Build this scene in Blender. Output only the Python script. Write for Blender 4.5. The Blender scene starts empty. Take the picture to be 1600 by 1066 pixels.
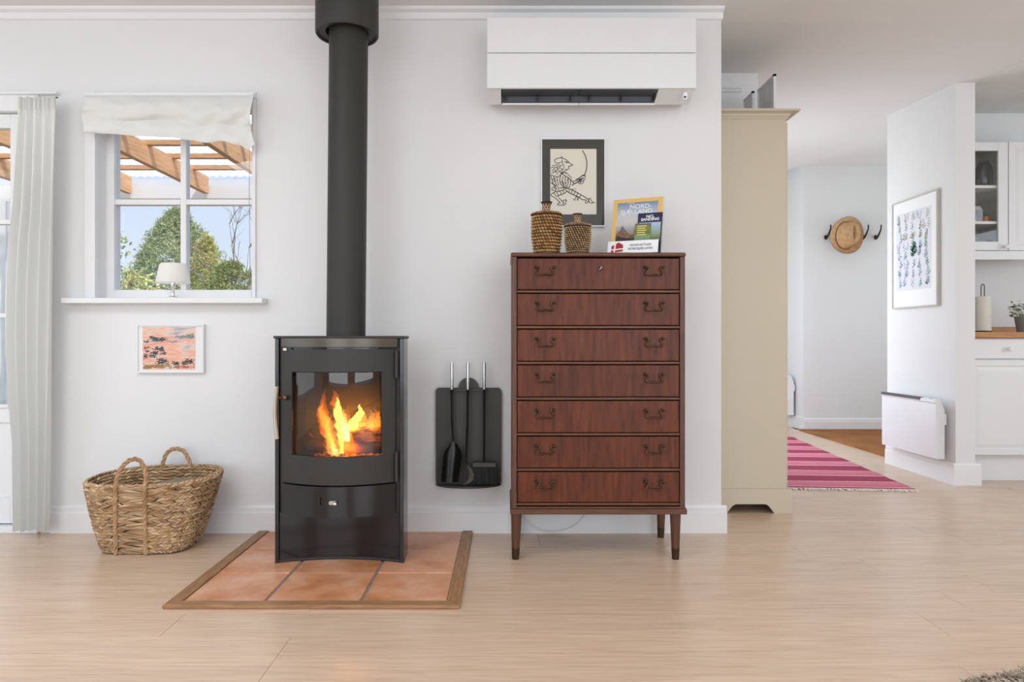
import bpy, bmesh, math, random
from mathutils import Vector, Matrix
random.seed(7)
PI = math.pi
sc = bpy.context.scene
COL = sc.collection

# ------------------------------------------------------------------ camera
F = 1106.0            # focal length in pixels of the 1600 px wide frame
CX, CY, H = 790.0, 531.0, 0.90
cd = bpy.data.cameras.new('camera')
cam = bpy.data.objects.new('camera', cd); COL.objects.link(cam)
cam.location = (0, 0, H); cam.rotation_euler = (PI/2, 0, 0)
cd.sensor_width = 36.0; cd.lens = 36.0*F/1600.0
cd.shift_x = (800-CX)/1600.0; cd.shift_y = (CY-533)/1600.0
cd.clip_start = 0.05; cd.clip_end = 300
sc.camera = cam
def X(px, Y): return (px-CX)*Y/F
def Z(py, Y): return H+(CY-py)*Y/F

# ------------------------------------------------------------------ colour management, world, lights
vs = sc.view_settings
vs.view_transform = 'Standard'; vs.look = 'None'; vs.gamma = 1.0; vs.use_curve_mapping = False
vs.exposure = 0.0
def lin(c):
    c = c/255.0
    return c/12.92 if c <= 0.04045 else ((c+0.055)/1.055)**2.4
def C(r, g, b): return (lin(r), lin(g), lin(b), 1.0)
w = bpy.data.worlds.new('sky'); sc.world = w; w.use_nodes = True
nt = w.node_tree; nt.nodes.clear()
out = nt.nodes.new('ShaderNodeOutputWorld'); bg = nt.nodes.new('ShaderNodeBackground')
tc = nt.nodes.new('ShaderNodeTexCoord'); sep = nt.nodes.new('ShaderNodeSeparateXYZ'); rp = nt.nodes.new('ShaderNodeValToRGB')
nt.links.new(tc.outputs['Generated'], sep.inputs[0]); nt.links.new(sep.outputs['Z'], rp.inputs[0])
rp.color_ramp.elements[0].position = 0.0; rp.color_ramp.elements[0].color = C(226, 234, 246)
rp.color_ramp.elements[1].position = 0.55; rp.color_ramp.elements[1].color = C(150, 192, 245)
nt.links.new(rp.outputs[0], bg.inputs[0]); nt.links.new(bg.outputs[0], out.inputs[0])
bg.inputs[1].default_value = 1.1
SUN_E = 6.5
sl = bpy.data.lights.new('sun', 'SUN'); sl.energy = SUN_E; sl.angle = math.radians(3); sl.color = (1.0, 0.95, 0.86)
so = bpy.data.objects.new('sun', sl); COL.objects.link(so)
so.rotation_euler = Vector((-0.50, 0.42, -0.76)).to_track_quat('-Z', 'Y').to_euler()
def area(name, loc, aim, sx, sy, e, col=(1, 1, 1)):
    l = bpy.data.lights.new(name, 'AREA'); l.shape = 'RECTANGLE'; l.size = sx; l.size_y = sy; l.energy = e; l.color = col
    o = bpy.data.objects.new(name, l); COL.objects.link(o); o.location = loc
    o.rotation_euler = (Vector(aim)-Vector(loc)).to_track_quat('-Z', 'Y').to_euler()
    return o
WB = (0.93, 1.0, 1.075)
def wb(k=1.0): return tuple(k*c for c in WB)
area('rear_window_daylight', (-1.7, -3.46, 1.35), (-1.7, 0, 1.35), 3.0, 2.0, 58, wb())
area('rear_window_daylight', (2.4, -3.46, 1.35), (2.4, 0, 1.35), 3.0, 2.0, 62, wb())
area('left_window_daylight', (-4.16, 0.7, 1.35), (0, 0.7, 1.35), 3.2, 1.9, 24, wb())
area('kitchen_window_daylight', (5.36, 2.3, 1.45), (0, 2.3, 1.45), 2.2, 1.3, 26, wb())
area('overhead_fill_light', (-1.6, 0.9, 2.41), (-1.6, 0.9, 0), 1.6, 1.2, 30, wb())  # added soft fill to lift floor and walls, no fixture modelled
area('overhead_fill_light', (1.7, 0.9, 2.41), (1.7, 0.9, 0), 1.6, 1.2, 22, wb())  # second added overhead fill, right half of the room
area('entry_fill_light', (4.95, 6.2, 1.5), (2.0, 6.2, 1.4), 1.0, 1.4, 9, wb())  # area light added to brighten the entry from an unseen opening
area('corridor_fill_light', (2.2, 10.4, 1.5), (2.2, 5, 1.4), 1.0, 1.4, 25, wb())  # added fill from the unseen corridor end
area('hall_side_fill', (1.53, 5.9, 1.15), (4.0, 5.7, 1.15), 1.5, 1.9, 27, wb())  # added fill for the print wall, hidden behind the wardrobe

# ------------------------------------------------------------------ object helpers
ORG = {}
def tag(o, label=None, cat=None, group=None, kind=None):
    if label: o['label'] = label
    if cat: o['category'] = cat
    if group: o['group'] = group
    if kind: o['kind'] = kind
    return o
def thing(name, label, cat, loc=(0, 0, 0), group=None, kind=None):
    o = bpy.data.objects.new(name, None); COL.objects.link(o); o.location = loc
    o.empty_display_size = 0.05
    ORG[o.name] = Vector(loc)
    return tag(o, label, cat, group, kind)
class MB:
    def __init__(s): s.v = []; s.f = []
    def add(s, vs, fs):
        b = len(s.v); s.v += [tuple(p) for p in vs]; s.f += [tuple(i+b for i in f) for f in fs]; return s
    def box(s, x0, x1, y0, y1, z0, z1):
        return s.add([(x0,y0,z0),(x1,y0,z0),(x1,y1,z0),(x0,y1,z0),(x0,y0,z1),(x1,y0,z1),(x1,y1,z1),(x0,y1,z1)],
                     [(0,3,2,1),(4,5,6,7),(0,1,5,4),(1,2,6,5),(2,3,7,6),(3,0,4,7)])
    def prism(s, poly, a, b, ax='z'):
        n = len(poly)
        def P(p, t):
            return {'z': (p[0], p[1], t), 'y': (p[0], t, p[1]), 'x': (t, p[0], p[1])}[ax]
        return s.add([P(p, a) for p in poly]+[P(p, b) for p in poly],
                     [tuple(range(n))[::-1], tuple(range(n, 2*n))]+[(i, (i+1) % n, n+(i+1) % n, n+i) for i in range(n)])
    def tube(s, pts, r, n=8, closed=False, flat=None):
        pts = [Vector(p) for p in pts]; m = len(pts)
        rr = r if isinstance(r, (list, tuple)) else [r]*m
        vs = []; up = None
        for i, p in enumerate(pts):
            if closed: d = pts[(i+1) % m]-pts[i-1]
            else: d = pts[min(i+1, m-1)]-pts[max(i-1, 0)]
            d.normalize()
            if up is None: up = d.orthogonal().normalized()
            up = (up-d*up.dot(d))
            if up.length < 1e-5: up = d.orthogonal()
            up.normalize(); sd = d.cross(up)
            for k in range(n):
                a = 2*PI*k/n
                vs.append(p+up*math.cos(a)*rr[i]+sd*math.sin(a)*rr[i]*(flat or 1))
        fs = []
        for i in range(m if closed else m-1):
            j = (i+1) % m
            for k in range(n):
                fs.append((i*n+k, i*n+(k+1) % n, j*n+(k+1) % n, j*n+k))
        if not closed:
            fs.append(tuple(range(n))[::-1]); fs.append(tuple(range((m-1)*n, m*n)))
        return s.add(vs, fs)
    def cyl(s, p, q, r0, r1=None, n=16): return s.tube([p, q], [r0, r0 if r1 is None else r1], n)
    def lathe(s, prof, c=(0, 0, 0), n=24, ax='z', cap=True, sx=1, sy=1):
        vs = []
        for r, z in prof:
            for k in range(n):
                a = 2*PI*k/n; u, v = r*math.cos(a)*sx, r*math.sin(a)*sy
                q = {'z': (u, v, z), 'y': (u, z, v), 'x': (z, u, v)}[ax]
                vs.append((c[0]+q[0], c[1]+q[1], c[2]+q[2]))
        m = len(prof)
        fs = [(i*n+k, i*n+(k+1) % n, (i+1)*n+(k+1) % n, (i+1)*n+k) for i in range(m-1) for k in range(n)]
        if cap: fs += [tuple(range(n))[::-1], tuple(range((m-1)*n, m*n))]
        return s.add(vs, fs)
    def grid(s, fn, nu, nv, wrap=False):
        vs = [fn(i/nu, j/nv) for j in range(nv+1) for i in range(nu if wrap else nu+1)]
        w_ = nu if wrap else nu+1
        fs = []
        for j in range(nv):
            for i in range(nu):
                i2 = (i+1) % w_
                fs.append((j*w_+i, j*w_+i2, (j+1)*w_+i2, (j+1)*w_+i))
        return s.add(vs, fs)
    def slab(s, fn, nu, nv, t):      # closed thick sheet: fn(u,v)->point, t = thickness vector
        t = Vector(t); a = [Vector(fn(i/nu, j/nv)) for j in range(nv+1) for i in range(nu+1)]
        b = [p+t for p in a]; N = len(a); w_ = nu+1; fs = []
        for j in range(nv):
            for i in range(nu):
                q = (j*w_+i, j*w_+i+1, (j+1)*w_+i+1, (j+1)*w_+i)
                fs.append(q); fs.append(tuple(k+N for k in q[::-1]))
        rim = [i for i in range(nu+1)]+[j*w_+nu for j in range(1, nv+1)]+[nv*w_+i for i in range(nu-1, -1, -1)]+[j*w_ for j in range(nv-1, 0, -1)]
        for k in range(len(rim)):
            p, q = rim[k], rim[(k+1) % len(rim)]
            fs.append((p, q, q+N, p+N))
        return s.add(a+b, fs)
    def sphere(s, c, r, n=12, m=8, sz=1.0):
        return s.lathe([(max(1e-4, r*math.sin(PI*j/m)), -r*sz*math.cos(PI*j/m)) for j in range(m+1)], c, n, cap=False)
    def mesh(s, name, org=(0, 0, 0), smooth=False):
        o = Vector(org); me = bpy.data.meshes.new(name)
        me.from_pydata([(p[0]-o.x, p[1]-o.y, p[2]-o.z) for p in s.v], [], s.f)
        bm = bmesh.new(); bm.from_mesh(me)
        bmesh.ops.recalc_face_normals(bm, faces=bm.faces); bm.to_mesh(me); bm.free()
        if smooth:
            me.polygons.foreach_set('use_smooth', [True]*len(me.polygons))
            try: me.set_sharp_from_angle(angle=math.radians(40))
            except Exception: pass
        return me
    def build(s, name, mat, parent=None, smooth=False, bev=0, label=None, org=None, kind=None):
        if parent is not None: g = ORG[parent.name]
        else: g = Vector(org) if org is not None else Vector((0, 0, 0))
        me = s.mesh(name, g, smooth); me.materials.append(mat)
        o = bpy.data.objects.new(name, me); COL.objects.link(o)
        if parent is not None: o.parent = parent
        else: o.location = g
        ORG[o.name] = g
        if bev:
            b = o.modifiers.new('bevel', 'BEVEL'); b.width = bev; b.segments = 2; b.limit_method = 'ANGLE'; b.angle_limit = math.radians(40)
        if label: o['label'] = label
        if kind: o['kind'] = kind
        return o
def B(*a): return MB().box(*a)
def place(me, name, parent, loc, mat=None):       # a part sharing mesh data, world loc
    o = bpy.data.objects.new(name, me); COL.objects.link(o); o.parent = parent
    o.location = Vector(loc)-ORG[parent.name]; ORG[o.name] = ORG[parent.name]
    return o
def rrect(x0, x1, y0, y1, r, n=5):
    p = []
    for cx_, cy_, a0 in ((x1-r, y1-r, 0), (x0+r, y1-r, 90), (x0+r, y0+r, 180), (x1-r, y0+r, 270)):
        for k in range(n+1):
            a = math.radians(a0+90*k/n); p.append((cx_+r*math.cos(a), cy_+r*math.sin(a)))
    return p

# ------------------------------------------------------------------ materials
def base(name):
    m = bpy.data.materials.new(name); m.use_nodes = True
    n = m.node_tree.nodes; return m, n, m.node_tree.links, n['Principled BSDF']
def noise(n, l, scale, stretch=(1, 1, 1), detail=4, rnd=False, coord='Object', rough=0.55):
    t = n.new('ShaderNodeTexCoord'); mp = n.new('ShaderNodeMapping'); mp.inputs['Scale'].default_value = stretch
    l.new(t.outputs[coord], mp.inputs['Vector'])
    if rnd:
        oi = n.new('ShaderNodeObjectInfo'); mu = n.new('ShaderNodeMath'); mu.operation = 'MULTIPLY'; mu.inputs[1].default_value = 37.0
        cb = n.new('ShaderNodeCombineXYZ'); l.new(oi.outputs['Random'], mu.inputs[0])
        for k in range(3): l.new(mu.outputs[0], cb.inputs[k])
        l.new(cb.outputs[0], mp.inputs['Location'])
    t2 = n.new('ShaderNodeTexNoise'); t2.inputs['Scale'].default_value = scale; t2.inputs['Detail'].default_value = detail
    t2.inputs['Roughness'].default_value = rough
    l.new(mp.outputs[0], t2.inputs['Vector']); return t2
def ramp(n, l, src, stops):
    r = n.new('ShaderNodeValToRGB'); e = r.color_ramp.elements
    while len(e) < len(stops): e.new(0.5)
    for k, (p, c) in enumerate(stops): e[k].position = p; e[k].color = c
    l.new(src, r.inputs[0]); return r
def bumpn(n, l, b, src, strength, dist=0.002):
    bp = n.new('ShaderNodeBump'); bp.inputs['Strength'].default_value = strength; bp.inputs['Distance'].default_value = dist
    l.new(src, bp.inputs['Height']); l.new(bp.outputs[0], b.inputs['Normal'])
def mixc(n, l, fac, a, c, mode='MIX'):
    m = n.new('ShaderNodeMix'); m.data_type = 'RGBA'; m.blend_type = mode
    for s_, v in ((0, fac), (6, a), (7, c)):
        if isinstance(v, (int, float, tuple)): m.inputs[s_].default_value = v
        else: l.new(v, m.inputs[s_])
    return m.outputs[2]
def sh(c, k): return (min(1, c[0]*k), min(1, c[1]*k), min(1, c[2]*k), 1)
def mat(name, col, rough=0.5, metal=0.0, var=0.06, scale=6, bump=0.0, bscale=80, stretch=(1, 1, 1), col2=None, rnd=False, spec=0.5, coat=0, sheen=0):
    m, n, l, b = base(name)
    t = noise(n, l, scale, stretch, rnd=rnd)
    r = ramp(n, l, t.outputs['Fac'], [(0.3, col2 or sh(col, 1-var)), (0.7, sh(col, 1+var) if not col2 else col)])
    l.new(r.outputs[0], b.inputs['Base Color'])
    b.inputs['Roughness'].default_value = rough; b.inputs['Metallic'].default_value = metal
    b.inputs['Specular IOR Level'].default_value = spec; b.inputs['Coat Weight'].default_value = coat
    b.inputs['Sheen Weight'].default_value = sheen
    if bump:
        t2 = noise(n, l, bscale, stretch, rnd=rnd); bumpn(n, l, b, t2.outputs['Fac'], bump)
    return m
def wood(name, light, dark, stretch, scale=3.0, rough=0.35, coat=0.0, bump=0.08, tone=0.10, wave=0.0, wdir='Y', spec=0.5, mid=0.5):
    m, n, l, b = base(name)
    g = noise(n, l, scale*6, stretch, 6, True); g2 = noise(n, l, scale*0.8, (stretch[0]*1.5, stretch[1]*1.5, stretch[2]*1.5), 3, True)
    r = ramp(n, l, g.outputs['Fac'], [(0.28, dark), (mid+0.12, light)])
    r2 = ramp(n, l, g2.outputs['Fac'], [(0.3, (1-tone*1.6,)*3+(1,)), (0.7, (1+0,)*3+(1,))])
    c = mixc(n, l, 1.0, r.outputs[0], r2.outputs[0], 'MULTIPLY')
    oi = n.new('ShaderNodeObjectInfo')
    r3 = ramp(n, l, oi.outputs['Random'], [(0.0, (1-tone, 1-tone*1.05, 1-tone*1.1, 1)), (1.0, (1, 1, 1, 1))])
    c = mixc(n, l, 1.0, c, r3.outputs[0], 'MULTIPLY')
    if wave:
        t = n.new('ShaderNodeTexWave'); t.bands_direction = wdir; t.inputs['Scale'].default_value = 9; t.inputs['Distortion'].default_value = 9
        t.inputs['Detail'].default_value = 3; t.inputs['Detail Scale'].default_value = 1.2
        mp = n.new('ShaderNodeMapping'); mp.inputs['Scale'].default_value = tuple(min(1.0, q) for q in stretch)
        tt = n.new('ShaderNodeTexCoord'); l.new(tt.outputs['Object'], mp.inputs[0])
        mu = n.new('ShaderNodeMath'); mu.operation = 'MULTIPLY'; mu.inputs[1].default_value = 23; l.new(oi.outputs['Random'], mu.inputs[0])
        cb = n.new('ShaderNodeCombineXYZ'); l.new(mu.outputs[0], cb.inputs[0]); l.new(mu.outputs[0], cb.inputs[1]); l.new(cb.outputs[0], mp.inputs['Location'])
        l.new(mp.outputs[0], t.inputs['Vector'])
        rw = ramp(n, l, t.outputs['Color'], [(0.0, (1-wave,)*3+(1,)), (0.35, (1, 1, 1, 1))])
        c = mixc(n, l, 1.0, c, rw.outputs[0], 'MULTIPLY')
    l.new(c, b.inputs['Base Color']); b.inputs['Roughness'].default_value = rough; b.inputs['Coat Weight'].default_value = coat
    b.inputs['Coat Roughness'].default_value = 0.25; b.inputs['Specular IOR Level'].default_value = spec
    if bump: bumpn(n, l, b, g.outputs['Fac'], bump, 0.001)
    return m
def glass(name, tint=(1, 1, 1, 1), ior=1.45, rough=0.0):
    m, n, l, b = base(name); n.remove(b)
    o = n['Material Output']; t = n.new('ShaderNodeBsdfTransparent'); t.inputs[0].default_value = tint
    g = n.new('ShaderNodeBsdfGlossy'); g.inputs['Roughness'].default_value = rough
    fr = n.new('ShaderNodeFresnel'); ge = n.new('ShaderNodeNewGeometry'); sg_ = n.new('ShaderNodeMath'); sg_.operation = 'MULTIPLY_ADD'
    sg_.inputs[1].default_value = 1/ior-ior; sg_.inputs[2].default_value = ior      # the same outside index on both faces of a thin sheet
    l.new(ge.outputs['Backfacing'], sg_.inputs[0]); l.new(sg_.outputs[0], fr.inputs[0])
    mx = n.new('ShaderNodeMixShader'); l.new(fr.outputs[0], mx.inputs[0]); l.new(t.outputs[0], mx.inputs[1]); l.new(g.outputs[0], mx.inputs[2])
    l.new(mx.outputs[0], o.inputs['Surface']); return m
def strands(name, cols, rough=0.7):
    m, n, l, b = base(name)
    g = n.new('ShaderNodeNewGeometry')
    r = ramp(n, l, g.outputs['Random Per Island'], [(i/(len(cols)-1), c) for i, c in enumerate(cols)])
    t = noise(n, l, 9, detail=3); r2 = ramp(n, l, t.outputs['Fac'], [(0.35, (0.72, 0.68, 0.64, 1)), (0.65, (1, 1, 1, 1))])
    l.new(mixc(n, l, 1.0, r.outputs[0], r2.outputs[0], 'MULTIPLY'), b.inputs['Base Color'])
    b.inputs['Roughness'].default_value = rough; b.inputs['Specular IOR Level'].default_value = 0.25
    return m
def leafy(name, cols):
    m, n, l, b = base(name); n.remove(b)
    o = n['Material Output']; g = n.new('ShaderNodeNewGeometry')
    r = ramp(n, l, g.outputs['Random Per Island'], [(i/(len(cols)-1), c) for i, c in enumerate(cols)])
    d = n.new('ShaderNodeBsdfDiffuse'); t = n.new('ShaderNodeBsdfTranslucent'); mx = n.new('ShaderNodeMixShader'); mx.inputs[0].default_value = 0.4
    l.new(r.outputs[0], d.inputs[0]); l.new(r.outputs[0], t.inputs[0]); l.new(d.outputs[0], mx.inputs[1]); l.new(t.outputs[0], mx.inputs[2])
    l.new(mx.outputs[0], o.inputs['Surface']); return m
def cloth(name, col, trans=0.35, bscale=400):
    m, n, l, b = base(name)
    o = n['Material Output']; b.inputs['Roughness'].default_value = 0.9; b.inputs['Specular IOR Level'].default_value = 0.1
    t = noise(n, l, bscale, detail=2); r = ramp(n, l, t.outputs['Fac'], [(0.3, sh(col, 0.95)), (0.7, col)]); l.new(r.outputs[0], b.inputs['Base Color'])
    tr = n.new('ShaderNodeBsdfTranslucent'); tr.inputs[0].default_value = col
    mx = n.new('ShaderNodeMixShader'); mx.inputs[0].default_value = trans
    l.new(b.outputs[0], mx.inputs[1]); l.new(tr.outputs[0], mx.inputs[2]); l.new(mx.outputs[0], o.inputs['Surface']); return m

M = {}
M['wall'] = mat('white_wall_paint', (0.80, 0.80, 0.795, 1), 0.75, var=0.012, scale=2.5, bump=0.05, bscale=130, spec=0.25)
M['ceil'] = mat('white_ceiling_paint', (0.78, 0.775, 0.765, 1), 0.85, var=0.012, scale=2, spec=0.2)
M['trim'] = mat('white_gloss_trim_paint', (0.83, 0.83, 0.83, 1), 0.35, var=0.012, scale=4)
M['white_lac'] = mat('white_lacquer', (0.82, 0.82, 0.815, 1), 0.4, var=0.012, scale=4)
M['plank'] = wood('oak_plank', C(228, 200, 174), C(214, 182, 154), (0.45, 7, 7), 2.0, 0.27, 0.0, 0.02, 0.06, 0.05, 'Y', 0.5)
M['sub'] = mat('floor_joint', C(120, 88, 62), 0.8)
M['tile'] = None
M['steel_black'] = mat('matte_black_steel', C(44, 42, 38), 0.5, 0.0, var=0.08, scale=8, bump=0.03, bscale=300, spec=0.5)
M['pipe'] = mat('charcoal_stove_paint', C(50, 48, 43), 0.5, 0.0, var=0.05, scale=5, bump=0.02, bscale=400, spec=0.35)
M['gloss_black'] = mat('gloss_black_enamel', C(26, 26, 27), 0.16, 0.0, var=0.1, scale=4)
M['strip'] = mat('dark_brushed_steel', C(92, 87, 79), 0.32, 0.7, var=0.12, scale=10, stretch=(1, 1, 20))
M['steel'] = mat('brushed_steel', C(176, 166, 152), 0.3, 0.9, var=0.05, scale=12)
M['chrome'] = mat('chrome', C(225, 225, 225), 0.12, 1.0, var=0.02)
M['mahog'] = wood('mahogany_veneer', C(114, 56, 28), C(78, 33, 14), (6, 6, 0.8), 1.5, 0.38, 0.0, 0.03, 0.14, 0.10, 'X', 0.3)
M['mahog_dark'] = wood('mahogany_solid', C(104, 64, 42), C(70, 40, 24), (8, 8, 0.8), 2, 0.42, 0.0, 0.04, 0.1)
M['mahog_rail'] = wood('mahogany_rail', C(112, 70, 46), C(76, 44, 27), (0.8, 8, 8), 2, 0.40, 0.0, 0.04, 0.1)
M['brass'] = mat('dark_antique_brass', C(84, 64, 47), 0.35, 0.85, var=0.2, scale=30)
M['beige'] = mat('beige_painted_wood', C(206, 194, 172), 0.45, var=0.015, scale=3)
M['trimwood'] = wood('hearth_oak_trim', C(176, 132, 92), C(138, 98, 62), (0.8, 8, 8), 2.5, 0.45, 0, 0.05, 0.08)
M['trimwood_y'] = wood('hearth_oak_trim_length', C(176, 132, 92), C(138, 98, 62), (8, 0.8, 8), 2.5, 0.45, 0, 0.05, 0.08)
M['grout'] = mat('grey_grout', C(140, 128, 116), 0.9, var=0.15, scale=60)
M['glass'] = glass('window_glass')
M['stove_glass'] = glass('stove_glass', (0.93, 0.90, 0.86, 1))
M['acrylic'] = glass('clear_acrylic', (0.99, 0.995, 0.995, 1))
M['curtain'] = cloth('off_white_linen', C(250, 250, 247), 0.30)
M['blind'] = cloth('white_voile', C(252, 252, 249), 0.40)
M['shade'] = cloth('white_lamp_shade', C(250, 248, 244), 0.35)
M['pine'] = wood('pergola_pine', C(226, 178, 130), C(198, 146, 98), (6, 0.6, 6), 2, 0.7, 0, 0.03, 0.08)
M['pine_x'] = wood('pergola_pine_batten', C(220, 170, 122), C(190, 138, 92), (0.6, 6, 6), 2, 0.7, 0, 0.03, 0.08)
M['paper'] = mat('white_paper', (0.90, 0.90, 0.90, 1), 0.6, var=0.01)
M['ink'] = mat('black_ink', C(40, 36, 32), 0.8)
def tile_mat():
    m, n, l, b = base('terracotta_tile')
    t = noise(n, l, 5.5, detail=4, rnd=True); t2 = noise(n, l, 26, detail=3, rnd=True)
    r = ramp(n, l, t.outputs['Fac'], [(0.28, C(186, 112, 66)), (0.48, C(218, 152, 110)), (0.72, C(236, 188, 156))])
    r2 = ramp(n, l, t2.outputs['Fac'], [(0.3, (0.9, 0.88, 0.86, 1)), (0.7, (1, 1, 1, 1))])
    l.new(mixc(n, l, 1.0, r.outputs[0], r2.outputs[0], 'MULTIPLY'), b.inputs['Base Color'])
    b.inputs['Roughness'].default_value = 0.3; bumpn(n, l, b, t2.outputs['Fac'], 0.08, 0.002); return m
M['tile'] = tile_mat()

# ------------------------------------------------------------------ the setting
WY = 3.306                      # face of the wall behind the stove
PY = 3.43                       # back of the partition
CZ = 2.44
def hz(y): return CZ+0.052*(y-PY)
XR = X(1127, WY)                # right end of that wall
wx0, wx1 = X(150, WY), X(397, WY); wz0, wz1 = Z(466, WY), Z(147, WY)   # window hole
dx0, dx1, dz1 = -3.75, X(62, WY), Z(146, WY)                          # garden door hole
EY = 3.50                       # outer face of the garden wall
m = MB()
m.box(-4.2, dx0, WY, EY, 0, CZ); m.box(dx0, dx1, WY, EY, dz1, CZ); m.box(dx1, wx0, WY, EY, 0, CZ)
m.box(wx0, wx1, WY, EY, 0, wz0); m.box(wx0, wx1, WY, EY, wz1, CZ); m.box(wx1, 0.2, WY, EY, 0, CZ); m.box(0.2, XR, WY, PY, 0, CZ)
m.build('wall_back', M['wall'], kind='structure')
MXW = 5.4
m = MB(); m.box(-4.3, -4.2, -3.5, -1.0, 0, CZ); m.box(-4.3, -4.2, 2.4, EY, 0, CZ); m.box(-4.3, -4.2, -1.0, 2.4, 0, 0.35); m.box(-4.3, -4.2, -1.0, 2.4, 2.3, CZ)
m.build('wall_left', M['wall'], kind='structure')
m = MB()
for a, b_, z0, z1 in ((-4.3, -3.25, 0, CZ), (-3.25, -0.15, 0, 0.3), (-3.25, -0.15, 2.35, CZ), (-0.15, 0.85, 0, CZ), (0.85, 3.95, 0, 0.3), (0.85, 3.95, 2.35, CZ), (3.95, 5.5, 0, CZ)):
    m.box(a, b_, -3.6, -3.5, z0, z1)
m.build('wall_rear', M['wall'], kind='structure')
m = MB(); m.box(MXW, MXW+0.1, -3.5, 1.1, 0, CZ); m.box(MXW, MXW+0.1, 3.5, 5.05, 0, 2.7); m.box(MXW, MXW+0.1, 1.1, 3.5, 0, 0.75); m.box(MXW, MXW+0.1, 1.1, 3.5, 2.15, CZ+0.05)
m.build('wall_right', M['wall'], kind='structure')
PX0, PX1, PY0, PY1 = 2.785, 2.905, 4.38, 5.165     # stub wall carrying the botanical print
m = B(PX0, PX1, PY0, PY1, 0, 2.62); m.build('wall_stub', M['wall'], kind='structure')
m = B(PX1, MXW+0.1, 5.05, PY1, 0, 2.75); m.build('wall_kitchen', M['wall'], kind='structure')
EX = 2.97; HY = 7.06
m = B(EX, 5.1, HY, HY+0.1, 0, 2.8); m.build('wall_entry', M['wall'], kind='structure')
m = B(EX-0.0, EX+0.1, HY+0.1, 10.5, 0, 2.95); m.build('wall_corridor', M['wall'], kind='structure')
m = MB(); m.box(5.0, 5.1, PY1, 5.6, 0, 2.8); m.box(5.0, 5.1, 6.8, HY, 0, 2.8); m.box(5.0, 5.1, 5.6, 6.8, 0, 0.7); m.box(5.0, 5.1, 5.6, 6.8, 2.25, 2.8)
m.build('wall_porch', M['wall'], kind='structure')
m = MB(); m.box(0.9, 1.5, 4.2, 4.3, 0, 2.6); m.box(1.4, 1.5, 4.3, 5.1, 0, 2.95); m.box(1.4, 1.5, 6.7, 10.5, 0, 2.95); m.box(1.4, 1.5, 5.1, 6.7, 2.15, 2.95); m.box(0.9, 1.0, PY, 4.2, 0, 2.6)  # unseen doorway gap added for the side fill light
m.build('wall_nook', M['wall'], kind='structure')
m = MB(); m.box(1.4, 1.65, 10.5, 10.6, 0, 3); m.box(2.75, 3.07, 10.5, 10.6, 0, 3); m.box(1.65, 2.75, 10.5, 10.6, 0, 0.75); m.box(1.65, 2.75, 10.5, 10.6, 2.25, 3)
m.build('wall_far', M['wall'], kind='structure')
# ceiling: flat over the living room, rising slowly over the hall, flat over the kitchen
m = MB(); m.box(-4.3, MXW+1.6, -4.9, PY, CZ, CZ+0.12); m.box(-4.3, 0.2, PY, EY, CZ, CZ+0.12); m.build('ceiling', M['ceil'], kind='structure')  # overhang past the walls added to keep sun out of the openings
m = MB()
m.prism([(PY+0.003, hz(PY)+0.002), (10.6, hz(10.6)), (10.6, hz(10.6)+0.15), (PY+0.003, hz(PY)+0.15)], 0.9, PX1, 'x')
m.prism([(PY+0.003, hz(PY)+0.002), (PY0, hz(PY0)), (PY0, hz(PY0)+0.15), (PY+0.003, hz(PY)+0.15)], PX1, MXW+1.6, 'x')
m.prism([(PY1, hz(PY1)), (HY+0.1, hz(HY+.1)), (HY+0.1, hz(HY)+0.15), (PY1, hz(PY1)+0.15)], PX1, 7.0, 'x')  # carried outside as an added eave that blocks sun at the entry
m.box(PX1, 7.0, 4.3, PY1+0.01, 2.63, 2.72)
m.build('ceiling', M['ceil'], kind='structure')
B(PX1, MXW+0.1, PY0+0.002, 5.06, 2.515, 2.62).build('ceiling', mat('grey_white_kitchen_ceiling', (0.80, 0.80, 0.78, 1), 0.85), kind='structure')

# floor: subfloor with individual oak planks
fl = B(-4.3, MXW+0.1, -3.6, 10.6, -0.12, -0.014).build('floor', M['sub'], kind='structure')
rnd = random.Random(3)
PW = 0.19; lens = [2.4, 2.2, 1.9, 1.5, 1.2, 0.8]
pm = {}
for L in lens:
    g = 0.0005; mb = MB(); hx, hy = L/2-g, PW/2-g
    mb.v = [(-hx,-hy,-.014),(hx,-hy,-.014),(hx,hy,-.014),(-hx,hy,-.014),(-hx,-hy,-.0008),(hx,-hy,-.0008),(hx,hy,-.0008),(-hx,hy,-.0008),
            (-hx+.0004,-hy+.0004,0),(hx-.0004,-hy+.0004,0),(hx-.0004,hy-.0004,0),(-hx+.0004,hy-.0004,0)]
    mb.f = [(0,3,2,1),(0,1,5,4),(1,2,6,5),(2,3,7,6),(3,0,4,7),(4,5,9,8),(5,6,10,9),(6,7,11,10),(7,4,8,11),(8,9,10,11)]
    pm[L] = mb.mesh('plank'); pm[L].materials.append(M['plank'])
Y = 1.955-27*PW
row = 0
while Y < 10.3:
    x0, x1 = (-4.25, 5.35) if Y < 3.3 else ((0.3, 5.3) if Y < 4.9 else ((1.3, 5.0) if Y < HY else (1.35, EX+0.05)))
    if Y > 4.1 and Y < 4.9: x0 = 1.0
    x = x0-rnd.choice([0.0, 0.5, 1.1])*(1 if Y < 3.3 else 0.3)
    while x < x1-0.1:
        L = rnd.choice([2.4, 2.2, 1.9]) if Y < 3.3 else rnd.choice([2.4, 1.9, 1.5])
        if x+L > x1+0.3: L = min(lens, key=lambda q: abs(q-(x1+0.1-x)))
        place(pm[L], 'plank', fl, (x+L/2, Y+PW/2, 0)); x += L
    Y += PW; row += 1

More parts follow.
